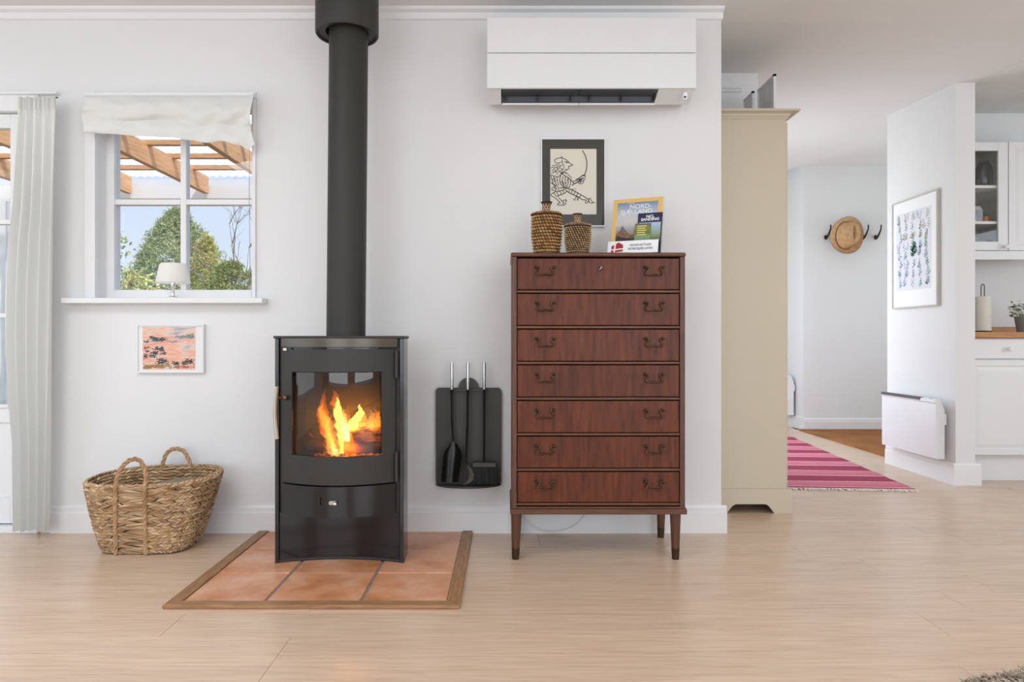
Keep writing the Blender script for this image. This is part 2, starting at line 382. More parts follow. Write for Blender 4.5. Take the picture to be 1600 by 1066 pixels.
# skirting boards, cornice
def skirt(name, x0, x1, yf, h=0.128, t=0.018):
    m = MB(); y = yf
    m.prism([(y, 0), (y-t, 0), (y-t, h*0.74), (y-t*0.72, h*0.78), (y-t*0.72, h*0.92), (y-t*0.4, h), (y, h)], x0, x1, 'x')
    return m.build(name, M['trim'], kind='structure')
def skirt_x(name, y0, y1, xf, sgn, h=0.128, t=0.018):
    m = MB(); s = sgn
    m.prism([(xf, 0), (xf+s*t, 0), (xf+s*t, h*0.74), (xf+s*t*.72, h*0.78), (xf+s*t*.72, h*0.92), (xf+s*t*.4, h), (xf, h)], y0, y1, 'y')
    return m.build(name, M['trim'], kind='structure')
skirt('baseboard_back', X(78, 3.29), XR+0.022, WY)
skirt_x('baseboard_end', WY, PY, XR, 1)
skirt_x('baseboard_stub', PY0, PY1, PX0, -1, 0.135)
skirt('baseboard_stubend', PX0-0.018, PX1+0.03, PY0, 0.135)
skirt('baseboard_entry', EX-0.0, 5.0, HY, 0.115)
skirt_x('baseboard_corridor', HY+0.0, 10.5, EX, -1, 0.125)
m = MB(); m.prism([(WY, CZ), (WY-0.045, CZ), (WY-0.04, CZ-0.012), (WY-0.02, CZ-0.02), (WY-0.014, CZ-0.045), (WY, CZ-0.05)], -4.2, XR+0.004, 'x')
m.build('trim_1', M['trim'], kind='structure')

# ------------------------------------------------------------------ window over the basket
win = thing('window_1', 'white four-pane window with roof beams and a pine tree outside', None, ((wx0+wx1)/2, WY, wz0), kind='structure')
FY = 3.385                        # front of the sash
cz0, cz1 = Z(466, WY), Z(144, WY)
m = MB(); xl = X(134, WY)
m.box(xl, wx0+0.002, WY-0.012, WY, cz0, cz1)                              # left casing
m.box(wx1-0.002, wx1+0.01, WY-0.012, WY, cz0, cz1)
m.build('casing', M['trim'], win, bev=0.002)
m = MB(); m.box(wx0, wx0+0.004, WY, FY+0.07, wz0, wz1); m.box(wx1-0.004, wx1, WY, FY+0.07, wz0, wz1); m.box(wx0, wx1, WY, FY+0.07, wz1-0.004, wz1)
m.build('reveal_lining', M['trim'], win)
gx0, gx1 = X(178, FY), X(393, FY); gz0 = Z(453, FY); gz1 = wz1-0.05
mx0, mx1 = X(281, FY), X(290, FY); mz0, mz1 = Z(319.5, FY), Z(311, FY)
fx1 = X(402, FY)
m = MB(); m.box(wx0, gx0, FY, FY+0.06, wz0, wz1); m.box(gx1, wx1-0.004, FY, FY+0.06, wz0, wz1); m.box(gx0, gx1, FY, FY+0.06, wz0, gz0); m.box(gx0, gx1, FY, FY+0.06, gz1, wz1)
m.build('sash_frame', M['trim'], win, bev=0.003)
B(mx0, mx1, FY+0.005, FY+0.05, gz0, gz1).build('glazing_bar', M['trim'], win, bev=0.003)
B(gx0, mx0, FY+0.005, FY+0.05, mz0, mz1).build('glazing_bar', M['trim'], win, bev=0.003)
B(mx1, gx1, FY+0.005, FY+0.05, mz0, mz1).build('glazing_bar', M['trim'], win, bev=0.003)
for a, b_, c, d in ((gx0, mx0, gz0, mz0), (mx1, gx1, gz0, mz0), (gx0, mx0, mz1, gz1), (mx1, gx1, mz1, gz1)):
    B(a, b_, FY+0.026, FY+0.030, c, d).build('pane', M['glass'], win)
sx0, sx1 = X(97, 3.25), X(412, 3.25)
m = MB(); m.prism(rrect(sx0, sx1, 3.235, WY, 0.008), Z(474, 3.24), Z(465.5, 3.24)); m.box(wx0+.004, wx1-.004, WY, FY, Z(474, 3.24), Z(465.5, 3.24))
m.build('window_sill', M['trim'], win, bev=0.004)

# roman blind bunched up at the window head
bl = thing('roman_blind', 'crumpled white fabric blind drawn up over the small window', 'blind', ((wx0+wx1)/2, WY-0.02, cz1))
by = 3.255
B(X(134, by), X(396, by), by-0.004, WY-0.012, Z(150, by), Z(144.5, by)).build('head_rail', M['trim'], bl, bev=0.002)
BP = [(0,207),(.15,209),(.3,212),(.5,214),(.62,219),(.72,223),(.8,220),(.9,226),(.96,233),(1,226)]
def interp(P, u):
    for (a, p), (b_, q) in zip(P, P[1:]):
        if u <= b_:
            t = (u-a)/(b_-a); t = t*t*(3-2*t); return p+(q-p)*t
    return P[-1][1]
def blind(u, v):
    rr = math.sin
    px = 129+(396-129)*u
    bot = interp(BP, u)
    py = 149+(bot-149)*v
    fold = (0.034*rr(PI*min(1, v/0.62))**0.8 if v < 0.62 else 0.016*rr(PI*(v-0.62)/0.45)**0.7)+0.006*v
    crump = 0.003*rr(u*13+v*9)+0.0022*rr(u*31-v*14)+0.002*rr(u*9+v*21)+0.006*u*u*rr(u*40+v*11)
    px += (0 if v < 0.5 else 4*(v-0.5))+2.0*rr(v*9)*(1-u) - (6*rr(v*PI)*u**6)+ (5*(0.5-v)*(u < 0.02))
    yy = by-0.012-fold-crump
    py += 2.0*rr(u*13+v*8)*v*(1-v)*3
    return (X(px, yy), yy, Z(py, yy))
m = MB(); m.slab(blind, 120, 40, (0, 0.003, 0)); m.build('fabric', M['blind'], bl, smooth=True)
m = MB(); m.tube([(X(390, 3.27), 3.27, Z(160, 3.27)), (X(389.5, 3.27), 3.27, Z(300, 3.27)), (X(391, 3.27), 3.27, Z(450, 3.27))], 0.0014, 5)
m.build('cord', mat('grey_cord', C(150, 148, 144), 0.8), bl)

# little lamp on the window sill
ly = 3.318; lz = Z(465.5, 3.24)
lx = X(270.5, ly)
lp = thing('table_lamp', 'small white-shaded table lamp with chrome stem on the window sill', 'lamp', (lx, ly, lz))
m = MB(); m.lathe([(0.03, lz), (0.03, lz+0.004), (0.018, lz+0.010), (0.008, lz+0.016)], (lx, ly, 0), 24); m.build('base', M['chrome'], lp, True)
m = MB(); m.lathe([(0.0075, lz+0.012), (0.0075, lz+0.05), (0.011, lz+0.055), (0.011, Z(441, ly))], (lx, ly, 0), 16); m.build('stem', M['chrome'], lp, True)
s0, s1 = Z(443, ly), Z(412, ly)
m = MB(); m.lathe([(0.070, s0+0.004), (0.073, s0), (0.076, s0+0.004), (0.060, s1-0.010), (0.052, s1), (0.02, s1+0.001), (0.002, s1), (0.002, s1-0.003), (0.05, s1-0.004), (0.057, s1-0.012), (0.070, s0+0.004)], (lx, ly, 0), 32, cap=False)
m.build('lamp_shade', M['shade'], lp, True)
ll = bpy.data.lights.new('sill_lamp_bulb', 'POINT'); ll.energy = 0.07; ll.shadow_soft_size = 0.02; ll.color = (1.0, 0.97, 0.93)
lo = bpy.data.objects.new('sill_lamp_bulb', ll); COL.objects.link(lo); lo.location = (lx, ly, (s0+s1)/2)

# ------------------------------------------------------------------ garden door behind the curtain
door = thing('door_1', 'white glazed garden door at the left edge beside the curtain', None, ((dx0+dx1)/2, WY, 0), kind='structure')
dy = 3.33
m = MB(); m.box(dx0, dx1, WY-0.012, WY+0.10, dz1-0.085, dz1); m.box(dx1-0.07, dx1, WY-0.012, WY+0.10, 0, dz1-0.085); m.box(dx0, dx0+0.07, WY-0.012, WY+0.10, 0, dz1-0.085)
m.build('door_frame', M['trim'], door, bev=0.003)
B(dx0, dx1, WY-0.02, EY, 0, 0.03).build('threshold', M['trim'], door, bev=0.003)
zt = dz1-0.088; zg1 = Z(200, dy); zb0 = Z(350, dy); zb1 = Z(343, dy); zg0 = Z(636, dy); zp = 0.035
def leaf(xa, xb):
    d = MB(); st = 0.085
    d.box(xa, xa+st, dy, dy+0.045, zp, zt); d.box(xb-st, xb, dy, dy+0.045, zp, zt)
    d.box(xa+st, xb-st, dy, dy+0.045, zg1, zt); d.box(xa+st, xb-st, dy, dy+0.045, zg0-0.075, zg0); d.box(xa+st, xb-st, dy, dy+0.045, zp, zp+0.12)
    d.box(xa+st, xb-st, dy+0.012, dy+0.03, zp+0.12, zg0-0.075)
    return d
xm = (dx0+0.07+dx1-0.07)/2
for xa, xb in ((dx0+0.07, xm-0.002), (xm+0.002, dx1-0.07)):
    lf = leaf(xa, xb).build('door_leaf', M['trim'], door, bev=0.003)
    mid = (xa+xb)/2
    m = B(xa+0.085, xb-0.085, dy+0.005, dy+0.04, zb0, zb1); m.box(xa+0.085, xb-0.085, dy+0.005, dy+0.04, (zg0+zb0)/2-0.01, (zg0+zb0)/2+0.01); m.build('glazing_bar', M['trim'], lf, bev=0.002)
    m = B(xa+0.085, xb-0.085, dy+0.020, dy+0.024, zg0, zg1); m.build('pane', M['glass'], lf)
    m = B(xa+0.087, xb-0.087, dy-0.010, dy+0.004, zg0-0.004, zg0+0.012); m.build('glazing_bead', M['trim'], lf, bev=0.002)

# curtain
ct = thing('curtain', 'floor-length off-white curtain gathered beside the garden door', 'curtain', (X(55, 3.2), 3.2, 0.03))
tr = thing('curtain_track', 'white curtain track over the garden door', 'curtain track', (X(0, 3.25), 3.25, Z(146, 3.25)))
B(-3.9, X(89, 3.28), 3.275, WY, Z(147, 3.28), Z(143, 3.28)).build('rail', M['trim'], tr, bev=0.002)
B(X(78, 3.2), X(88, 3.2), 3.208, 3.214, Z(152, 3.2), Z(150.5, 3.2)).build('end_stop', M['steel_black'], tr)
def curt(u, v):                                     # v=0 top, 1 bottom
    py = 152+(829-152)*v
    le = 30-10*min(1, v*3)-10*math.sin(PI*min(1, max(0, (v-0.25)/0.55)))+6*v*v
    re = 88-10*v**1.6
    px = le+(re-le)*u
    amp = 0.010+0.016*min(1, v*4)
    ph = u*2*PI*4.5+0.9*math.sin(u*4+v*1.4)+0.5*v
    y = 3.20-amp*math.sin(ph)-0.006*math.sin(ph*2.1+v*3)*min(1, v*3)
    if v < 0.05: y -= 0.005*math.sin(u*2*PI*17)*(1-v/0.05)
    px += 1.5*math.cos(ph)*min(1, v*3)
    if v > 0.995: py += 1.5*math.sin(u*9)
    return (X(px, 3.2), y, Z(py, 3.2))
m = MB(); m.slab(curt, 160, 60, (0, 0.003, 0)); m.build('drape', M['curtain'], ct, smooth=True)
def band(u, v):
    p = curt(u, 0.0+0.028*v); return (p[0], p[1]-0.003, p[2])
m = MB(); m.slab(band, 160, 3, (0, 0.002, 0)); m.build('heading_tape', M['curtain'], ct, smooth=True)

# ------------------------------------------------------------------ outdoors: pergola, trees, ground
B(-60, 40, EY+0.1, 90, -0.35, -0.15).build('ground', mat('lawn', C(120, 140, 80), 0.9, var=0.2, scale=1.5), kind='structure')
pg = thing('pergola', 'pine and white pergola roof with clear corrugated sheet outside the windows', 'pergola', (-3.3, 5.1, -0.15))
rz0, rz1 = 2.265, 2.425
for k in range(-1, 7):
    xr = -2.80-0.72*k
    B(xr-0.025, xr+0.025, EY+0.02, 6.62, rz0, rz1).build('rafter', M['pine'], pg, bev=0.003)
for y in (3.95, 4.34, 4.73, 5.12, 5.51, 5.91, 6.30):
    B(-7.4, -1.7, y-0.025, y+0.025, rz1-0.012, rz1+0.026).build('batten', M['pine_x'], pg)
B(-7.4, -1.7, 6.64, 6.70, 2.225, 2.345).build('fascia_beam', M['trim'], pg)
B(-7.4, -1.7, 6.72, 6.78, 2.36, 2.425).build('upper_rail', mat('pale_grey_gutter', C(205, 206, 208), 0.5), pg)
for xq in (-4.70, -1.9):
    B(xq-0.05, xq+0.05, 6.64, 6.74, -0.15, 2.225).build('post', mat('pale_grey_post', C(226, 226, 226), 0.5), pg)
    m = MB(); m.tube([(xq+0.07, 6.6, -0.1), (xq+0.07, 6.6, 1.6), (xq+0.04, 6.66, 1.75), (xq+0.04, 6.66, 2.2)], 0.035, 10); m.build('downpipe', mat('grey_pipe', C(196, 198, 200), 0.4), pg, True)
def corr(u, v):
    x = -7.4+5.7*u; return (x, EY+0.05+3.2*v, rz1+0.034+0.008*math.sin(x*2*PI/0.076))
def sheet_mat():
    m, n, l, b = base('clear_corrugated_plastic'); n.remove(b); o = n['Material Output']
    t = n.new('ShaderNodeBsdfTransparent'); t.inputs[0].default_value = (0.93, 0.94, 0.96, 1)
    d = n.new('ShaderNodeBsdfTranslucent'); d.inputs[0].default_value = (0.95, 0.95, 0.97, 1)
    tx = noise(n, l, 3, (1, 1, 1)); r = ramp(n, l, tx.outputs['Fac'], [(0.3, (0.45,)*3+(1,)), (0.7, (0.7,)*3+(1,))])
    mx = n.new('ShaderNodeMixShader'); l.new(r.outputs[0], mx.inputs[0]); l.new(t.outputs[0], mx.inputs[1]); l.new(d.outputs[0], mx.inputs[2])
    l.new(mx.outputs[0], o.inputs['Surface']); return m
m = MB(); m.grid(corr, 600, 1); m.build('roof_sheet', sheet_mat(), pg, smooth=True)

def leaves(pts, size, per, rg, flat=0.35, long=2.2):
    m = MB()
    for p in pts:
        for _ in range(per):
            d = Vector((rg.gauss(0, 1), rg.gauss(0, 1), rg.gauss(0, 0.7)+0.45)).normalized()
            s_ = d.orthogonal().normalized(); s_.rotate(Matrix.Rotation(rg.random()*6.28, 3, d))
            L = size*rg.uniform(0.6, 1.3)*long; q = Vector(p)+Vector((rg.gauss(0, size), rg.gauss(0, size), rg.gauss(0, size)))
            wv = s_*size*flat
            m.add([q, q+d*L*0.5+wv, q+d*L, q+d*L*0.5-wv], [(0, 1, 2, 3)])
    return m
BARK = mat('bark', C(120, 104, 88), 0.9, var=0.2, scale=12)
def tree(name, label, cat, cx_, y, h, prof, n, size, per, cols, seed, trunk=0.07, flat=0.3, long=2.2, z0=0.0):
    rg = random.Random(seed); root = thing(name, label, cat, (cx_, y, -0.15))
    pts = []
    for _ in range(n):
        t = rg.random()**0.8; r = prof(t)*(0.55+0.45*math.sqrt(rg.random())); a = rg.random()*2*PI
        lump = 1+0.18*math.sin(a*3+t*9)+0.1*math.sin(a*7+t*23)
        pts.append((cx_+r*lump*math.cos(a), y+r*lump*math.sin(a)*0.8, z0+t*(h-z0)))
    leaves(pts, size, per, rg, flat, long).build('foliage', leafy(name+'_leaf', cols), root)
    m = MB(); m.tube([(cx_, y, -0.15), (cx_+0.02, y, h*0.5), (cx_, y, h*0.97)], [trunk, trunk*0.6, 0.01], 8)
    for _ in range(14):
        t = rg.uniform(0.15, 0.85); a = rg.random()*6.28; r = prof(t)*0.9
        m.tube([(cx_, y, t*h*0.95), (cx_+r*math.cos(a), y+r*math.sin(a)*0.8, t*h+0.12)], [trunk*0.3, 0.006], 5)
    m.build('trunk', BARK, root, True)
    return root
G1 = [C(132, 146, 104), C(158, 170, 126), C(178, 186, 142), C(200, 202, 164)]  # leaf greens paled, outdoor haze is put into the colour
G2 = [C(170, 168, 106), C(202, 196, 130), C(216, 208, 152), C(146, 154, 100)]
ty = 16.0
tree('pine_tree', 'tall pointed grey-green pine seen through the middle of the window', 'tree', X(276, ty), ty, Z(330, ty), lambda t: (1-t)**0.75*2.15*(1 if t > 0.1 else 0.8)+0.04, 2600, 0.036, 13, G1, 11, long=2.8)
tree('young_conifer', 'yellow-green conifer in front of the pine, right of the lamp', 'tree', X(322, 13), 13, Z(372, 13), lambda t: (1-t)**0.8*0.85+0.03, 900, 0.032, 11, G2, 12, long=2.6)
tree('garden_shrub', 'leafy shrub reaching up the left edge of the window', 'shrub', X(172, 9), 9, Z(352, 9), lambda t: 0.34*(1-t)**0.5+0.05, 200, 0.035, 5, [C(140, 152, 92), C(170, 178, 120), C(192, 198, 150)], 13, trunk=0.03, flat=0.5, long=1.8)
tree('flowering_bush', 'low yellow-green bush at the bottom left of the window', 'shrub', X(205, 7.5), 7.5, Z(428, 7.5), lambda t: 0.55*(1-t*t)**0.5+0.02, 300, 0.03, 5, [C(170, 176, 96), C(206, 206, 136), C(224, 222, 176), C(150, 158, 88)], 14, trunk=0.03, flat=0.5, long=1.8)
tree('juniper_bush', 'dense dark green bush at the bottom right of the window', 'shrub', X(362, 10.5), 10.5, Z(414, 10.5), lambda t: 0.85*(1-t**2.2)**0.6+0.02, 1000, 0.028, 10, [C(112, 124, 80), C(144, 152, 98), C(178, 178, 120)], 15, trunk=0.04, long=2.6)
tree('hedge_tree', 'grey-green tree far left behind the pergola post', 'tree', X(30, 15), 15, Z(318, 15), lambda t: 1.5*(1-t*t)**0.6+0.02, 700, 0.07, 6, G1, 17, long=2.2)
# bare tree
rg = random.Random(5)
bt = thing('bare_tree', 'bare-branched small tree against the sky at the right of the window', 'tree', (X(374, 12), 12, -0.15))
m = MB()
def branch(p, d, L, r, lev):
    pts = [p]; q = Vector(p); d = Vector(d).normalized()
    for _ in range(5):
        d = (d+Vector((rg.gauss(0, .13), rg.gauss(0, .1), rg.gauss(0.04, .08)))).normalized(); q = q+d*L/5; pts.append(q.copy())
    m.tube(pts, [r*(1-0.75*i/5) for i in range(6)], 5)
    if lev > 0:
        for _ in range(4 if lev > 1 else 3):
            k = rg.randint(1, 5)
            branch(pts[k], d+Vector((rg.choice([-1, 1])*rg.uniform(.35, .9), rg.gauss(0, .3), rg.uniform(-.1, .4))), L*rg.uniform(.4, .65), r*0.62, lev-1)
for dx, dz, L in ((-0.22, 1, 1.55), (0.10, 1, 1.65), (0.3, 1, 1.3)):
    branch((X(374, 12), 12, 1.2), (dx, 0, dz), L, 0.013, 3)
m.tube([(X(374, 12), 12, -0.15), (X(374, 12), 12, 1.25)], [0.05, 0.035], 8)
m.build('branches', BARK, bt, True)

# ------------------------------------------------------------------ hearth of terracotta tiles
hx0, hx1 = X(253, 2.36), X(718, 2.36); hy0 = 2.36
tw = 0.046
ht = thing('hearth', 'terracotta tiled hearth with oak edging under the stove', 'hearth', ((hx0+hx1)/2, 2.83, 0))
B(hx0+0.01, hx1-0.01, hy0+0.01, 3.288, 0.0005, 0.0045).build('grout_bed', M['grout'], ht)
jx = [hx0+tw, -0.820, -0.494, hx1-tw]; jy = [hy0+tw-0.003, 2.703, 3.012, 3.288]
for j in range(3):
    for i in range(3):
        gv = 0.006 if j < 3 else 0; gh = 0.0025
        a, b_ = jx[i]+(gv if i else 0.001), jx[i+1]-(gv if i < 2 else 0.001); c, d = jy[j]+(gh if j else 0.001), jy[j+1]-(gh if j < 2 else 0)
        o = MB().box(a-(a+b_)/2, b_-(a+b_)/2, c-(c+d)/2, d-(c+d)/2, 0.0, 0.0075+0.0008*((i*2+j) % 3)).mesh('tile'); o.materials.append(M['tile'])
        t = place(o, 'tile', ht, ((a+b_)/2, (c+d)/2, 0.0008))
        bv = t.modifiers.new('bevel', 'BEVEL'); bv.width = 0.003; bv.segments = 2
m = MB(); m.prism([(hx0, hy0), (hx1, hy0), (hx1-tw, hy0+tw), (hx0+tw, hy0+tw)], 0.0005, 0.014); m.build('edging', M['trimwood'], ht, bev=0.003)
m = MB(); m.prism([(hx0, hy0), (hx0+tw, hy0+tw), (hx0+tw, 3.288), (hx0, 3.288)], 0.0005, 0.014); m.build('edging', M['trimwood_y'], ht, bev=0.003)
m = MB(); m.prism([(hx1, hy0), (hx1, 3.288), (hx1-tw, 3.288), (hx1-tw, hy0+tw)], 0.0005, 0.014); m.build('edging', M['trimwood_y'], ht, bev=0.003)

# ------------------------------------------------------------------ wood stove
SF = 2.82                                   # front corners
zb = 0.010                                  # stands on the tiles
sx0, sx1 = X(429.5, SF), X(630.5, SF); sxc = (sx0+sx1)/2
ST = Z(525, SF)                             # top of the top plate
st = thing('wood_stove', 'black wood-burning stove with a fire lit behind its glass door', 'stove', (sxc, 2.96, zb))
hw = (sx1-sx0)/2
def arc(xa, xb, y, bow, n=16, rev=False):
    p = [(xa+(xb-xa)*k/n, y-bow*(1-(2*k/n-1)**2)) for k in range(n+1)]
    return p[::-1] if rev else p
def backarc(hw_, y0, y1, n=14):              # right to left around the back
    return [(sxc+hw_*math.cos(PI*k/n), y0+(y1-y0)*math.sin(PI*k/n)) for k in range(n+1)]
def ins(): return 0
# side panels (front cheek returning along the side), gloss
for s_ in (-1, 1):
    xo = sxc+s_*hw
    pl = [(xo, SF), (xo, 2.93)]+[(sxc+s_*hw*math.cos(a), 2.93+0.20*math.sin(a)) for a in [k*0.1 for k in range(1, 11)]]
    inn = [(p[0]-s_*0.016, p[1]-0.004) for p in pl][::-1]
    inn[-1] = (xo-s_*0.016, SF)
    m = MB(); m.prism(pl+inn, zb, ST-0.010); m.build('side_panel', M['gloss_black'], st, smooth=True, bev=0.002)
ih = hw-0.018
# base: concave gloss front, body behind
m = MB(); m.prism(arc(sxc-ih, sxc+ih, SF+0.006, -0.052)+backarc(ih, 2.93, 3.12), zb, Z(803, 2.81)); m.build('base_panel', M['gloss_black'], st, smooth=True)
m = MB(); m.prism(arc(sxc-hw, sxc+hw, SF-0.004, -0.056)+[(sxc+hw, SF+0.03)]+arc(sxc-hw, sxc+hw, SF+0.026, -0.056, rev=True)[:0]+[(sxc+hw*0.6, SF+0.09), (sxc-hw*0.6, SF+0.09), (sxc-hw, SF+0.03)], zb-0.0005, zb+0.010)
m.build('foot_rail', M['steel_black'], st, bev=0.002)
fz0, fz1 = 0.425, 0.815                     # firebox
fw = 0.215; fyb = 3.06
m = MB(); m.prism([(sxc-ih, SF+0.012), (sxc+ih, SF+0.012)]+backarc(ih, 2.93, 3.12), Z(803, 2.81)-0.001, fz0); m.build('lower_body', M['steel_black'], st)
m = MB(); m.prism([(sxc+fw, SF+0.012), (sxc+ih, SF+0.012)]+backarc(ih, 2.93, 3.12)+[(sxc-ih, SF+0.012), (sxc-fw, SF+0.012), (sxc-fw, fyb), (sxc+fw, fyb)], fz0, fz1); m.build('shell', M['steel_black'], st)
m = MB(); m.prism([(sxc-ih, SF+0.012), (sxc+ih, SF+0.012)]+backarc(ih, 2.93, 3.12), fz1, ST-0.012); m.build('upper_body', M['steel_black'], st)
soot = mat('sooty_vermiculite', C(28, 26, 24), 0.95, var=0.35, scale=7, bump=0.3, bscale=30)
m = MB(); m.box(sxc-fw+0.002, sxc+fw-0.002, fyb-0.022, fyb-0.002, fz0, fz1-0.05); m.build('back_brick', soot, st)
for s_ in (-1, 1):
    m = MB(); m.box(sxc+s_*(fw-0.012)-0.009, sxc+s_*(fw-0.012)+0.009, SF+0.03, fyb-0.024, fz0, fz1-0.06); m.build('side_brick', soot, st)
m = MB(); m.prism([(SF+0.05, fz1-0.02), (fyb-0.02, fz1-0.07), (fyb-0.02, fz1-0.055), (SF+0.05, fz1-0.005)], sxc-fw+0.01, sxc+fw-0.01, 'x'); m.build('baffle_plate', M['steel_black'], st)
# top plate, bright strip under it
tp = [(sxc-hw-0.005, SF-0.006), (sxc+hw+0.005, SF-0.006), (sxc+hw+0.005, 2.94)]+[(sxc+(hw+0.005)*math.cos(a), 2.94+0.20*math.sin(a)) for a in [PI*k/14 for k in range(1, 14)]]+[(sxc-hw-0.005, 2.94)]
m = MB(); m.prism(tp, ST-0.010, ST); m.build('top_plate', M['steel_black'], st, bev=0.002)
def bowed(xa, xb, y, bow, xa_all, xb_all):
    def f(u):
        x = xa+(xb-xa)*u; k = (x-xa_all)/(xb_all-xa_all); return x, y-bow*(1-(2*k-1)**2)
    return f
DA, DB, DYF, DBOW = X(440, 2.80), X(617, 2.80), 2.806, 0.075
def bowslab(mb, xa, xb, z0, z1, t=0.012, off=0.0, nu=14):
    fn = bowed(xa, xb, DYF-off, DBOW, DA, DB)
    return mb.slab(lambda u, v: (fn(u)[0], fn(u)[1], z0+(z1-z0)*v), nu, 1, (0, t, 0))
m = MB(); bowslab(m, DA-0.008, DB+0.008, Z(543, 2.78), Z(528.5, 2.78), 0.02, -0.004); m.build('top_trim_strip', M['strip'], st, smooth=True, bev=0.002, label='bright worn metal strip')
m = MB(); bowslab(m, DA, DB, Z(546, 2.78), Z(543, 2.78), 0.03, -0.02); m.build('air_slot', M['gloss_black'], st)
# door with glass
gxa, gxb = X(454, 2.765), X(595.5, 2.765); gz0s, gz1s = Z(713, 2.765), Z(581, 2.765)
dz0, dz1s = Z(753, 2.806), Z(546, 2.79)
m = MB()
bowslab(m, DA, gxa, dz0, dz1s, nu=6); bowslab(m, gxb, DB, dz0, dz1s, nu=6)
bowslab(m, gxa, gxb, gz1s, dz1s); bowslab(m, gxa, gxb, dz0, gz0s)
dr = m.build('door', M['steel_black'], st, smooth=True)
m = MB(); bowslab(m, gxa-0.004, gxb+0.004, gz0s-0.004, gz1s+0.004, 0.004, -0.014); m.build('glass', M['stove_glass'], dr, smooth=True)
# rounded corner fillets and rim of the opening
m = MB(); fr_ = bowed(gxa, gxb, DYF+0.006, DBOW, DA, DB)
ring = []
for (zz, uu) in [(gz0s+0.012+(gz1s-gz0s-0.024)*k/6, 0.0) for k in range(7)]: ring.append((0.0, zz))
pts = []
r_ = 0.012
for cxu, cz_, a0 in ((gxb-r_, gz1s-r_, 0), (gxa+r_, gz1s-r_, 90), (gxa+r_, gz0s+r_, 180), (gxb-r_, gz0s+r_, 270)):
    for k in range(5):
        a = math.radians(a0+90*k/4); pts.append((cxu+r_*math.cos(a), cz_+r_*math.sin(a)))
full = []
for i in range(len(pts)):
    p, q = pts[i], pts[(i+1) % len(pts)]
    nn = 8 if math.hypot(q[0]-p[0], q[1]-p[1]) > 0.05 else 1
    for k in range(nn): full.append((p[0]+(q[0]-p[0])*k/nn, p[1]+(q[1]-p[1])*k/nn))
full = [(x, fr_((x-gxa)/(gxb-gxa))[1], z) for x, z in full]
m.tube(full, 0.003, 6, closed=True); m.build('glass_rim', M['gloss_black'], dr, smooth=True)
m = MB()
for a, b_ in ((Z(591, 2.80), Z(548, 2.80)), (Z(752, 2.80), Z(706, 2.80))):
    mm = MB(); mm.cyl((X(619.5, 2.80), 2.800, a), (X(619.5, 2.80), 2.800, b_), 0.0075, n=14); mm.build('hinge', M['steel_black'], dr, smooth=True)
# handle
hyy = 2.755
m = MB(); m.tube([(X(433, hyy), hyy, Z(604, hyy)), (X(430.5, hyy), hyy, Z(625, hyy)), (X(429.5, hyy), hyy, Z(645, hyy)), (X(430.5, hyy), hyy, Z(665, hyy)), (X(433, hyy), hyy, Z(686, hyy))], 0.0085, 10, flat=0.7)
hd = m.build('handle', M['steel'], dr, smooth=True, label='curved brushed steel handle')
m = MB(); m.cyl((X(430, hyy), hyy, Z(622, hyy)), (X(446, 2.79), 2.795, Z(621, 2.79)), 0.006, n=10); m.sphere((X(445.5, 2.785), 2.782, Z(621.5, 2.785)), 0.011); m.build('handle_post', mat('bronze_pin', C(120, 98, 70), 0.3, 0.8), dr, smooth=True)
# ash drawer
az0, az1 = Z(802, 2.81), Z(755.5, 2.806)
m = MB(); bowslab(m, DA, DB, az0, az1, 0.05, 0.0); ad = m.build('ash_drawer', M['gloss_black'], st, smooth=True)
ay = DYF-DBOW-0.002
m = MB(); m.prism(rrect(X(514, ay), X(526, ay), Z(789, ay), Z(783, ay), 0.006), ay-0.004, ay+0.002, 'y'); m.build('air_slider', M['steel'], ad, smooth=True)
m = MB(); m.sphere((X(524.5, ay), ay-0.010, Z(787, ay)), 0.008); m.build('slider_knob', M['chrome'], ad, smooth=True)
for px in (498, 541): B(X(px, ay), X(px+1, ay), ay-0.0005, ay+0.004, Z(791, ay), Z(777, ay)).build('slot_line', M['steel_black'], ad)
m = MB(); m.box(X(442.5, 2.79), X(448, 2.79), 2.788, 2.796, Z(548, 2.79), Z(544, 2.79)); m.build('catch', M['steel'], st)
# logs, embers
char = mat('charred_log', C(60, 34, 22), 0.9, var=0.6, scale=14, bump=0.5, bscale=40, stretch=(1, 4, 4))
def ember_mat():
    m, n, l, b = base('glowing_log')
    t = noise(n, l, 9, (1, 5, 5), 5); r = ramp(n, l, t.outputs['Fac'], [(0.4, (0.02, 0.004, 0.001, 1)), (0.55, (0.75, 0.13, 0.015, 1)), (0.72, (1.0, 0.40, 0.06, 1))])
    b.inputs['Base Color'].default_value = C(50, 28, 18); b.inputs['Roughness'].default_value = 0.9
    l.new(r.outputs[0], b.inputs['Emission Color']); b.inputs['Emission Strength'].default_value = 0.55
    bumpn(n, l, b, t.outputs['Fac'], 0.5, 0.01); return m
EMB = ember_mat()
def log(name, p, q, r, mt, lab, seed):
    rg = random.Random(seed); p, q = Vector(p), Vector(q); n = 10; m = MB()
    pts = [p.lerp(q, k/n) for k in range(n+1)]
    m.tube(pts, [r*(1+0.06*rg.gauss(0, 1)) for _ in pts], 14)
    o = m.build(name, mt, None, True, org=tuple((p+q)/2-Vector((0, 0, r)))); tag(o, lab, 'firewood'); return o
ly_ = 2.93
log('burning_log', (X(548, ly_), ly_-0.02, Z(683, ly_)), (X(604, ly_), ly_+0.02, Z(679, ly_)), 0.034, EMB, 'glowing orange log at the right inside the stove', 1)
log('charred_log', (X(540, ly_), ly_-0.03, 0.455), (X(603, ly_), ly_+0.0, 0.456), 0.028, char, 'dark charred log lowest at the right inside the stove', 2)
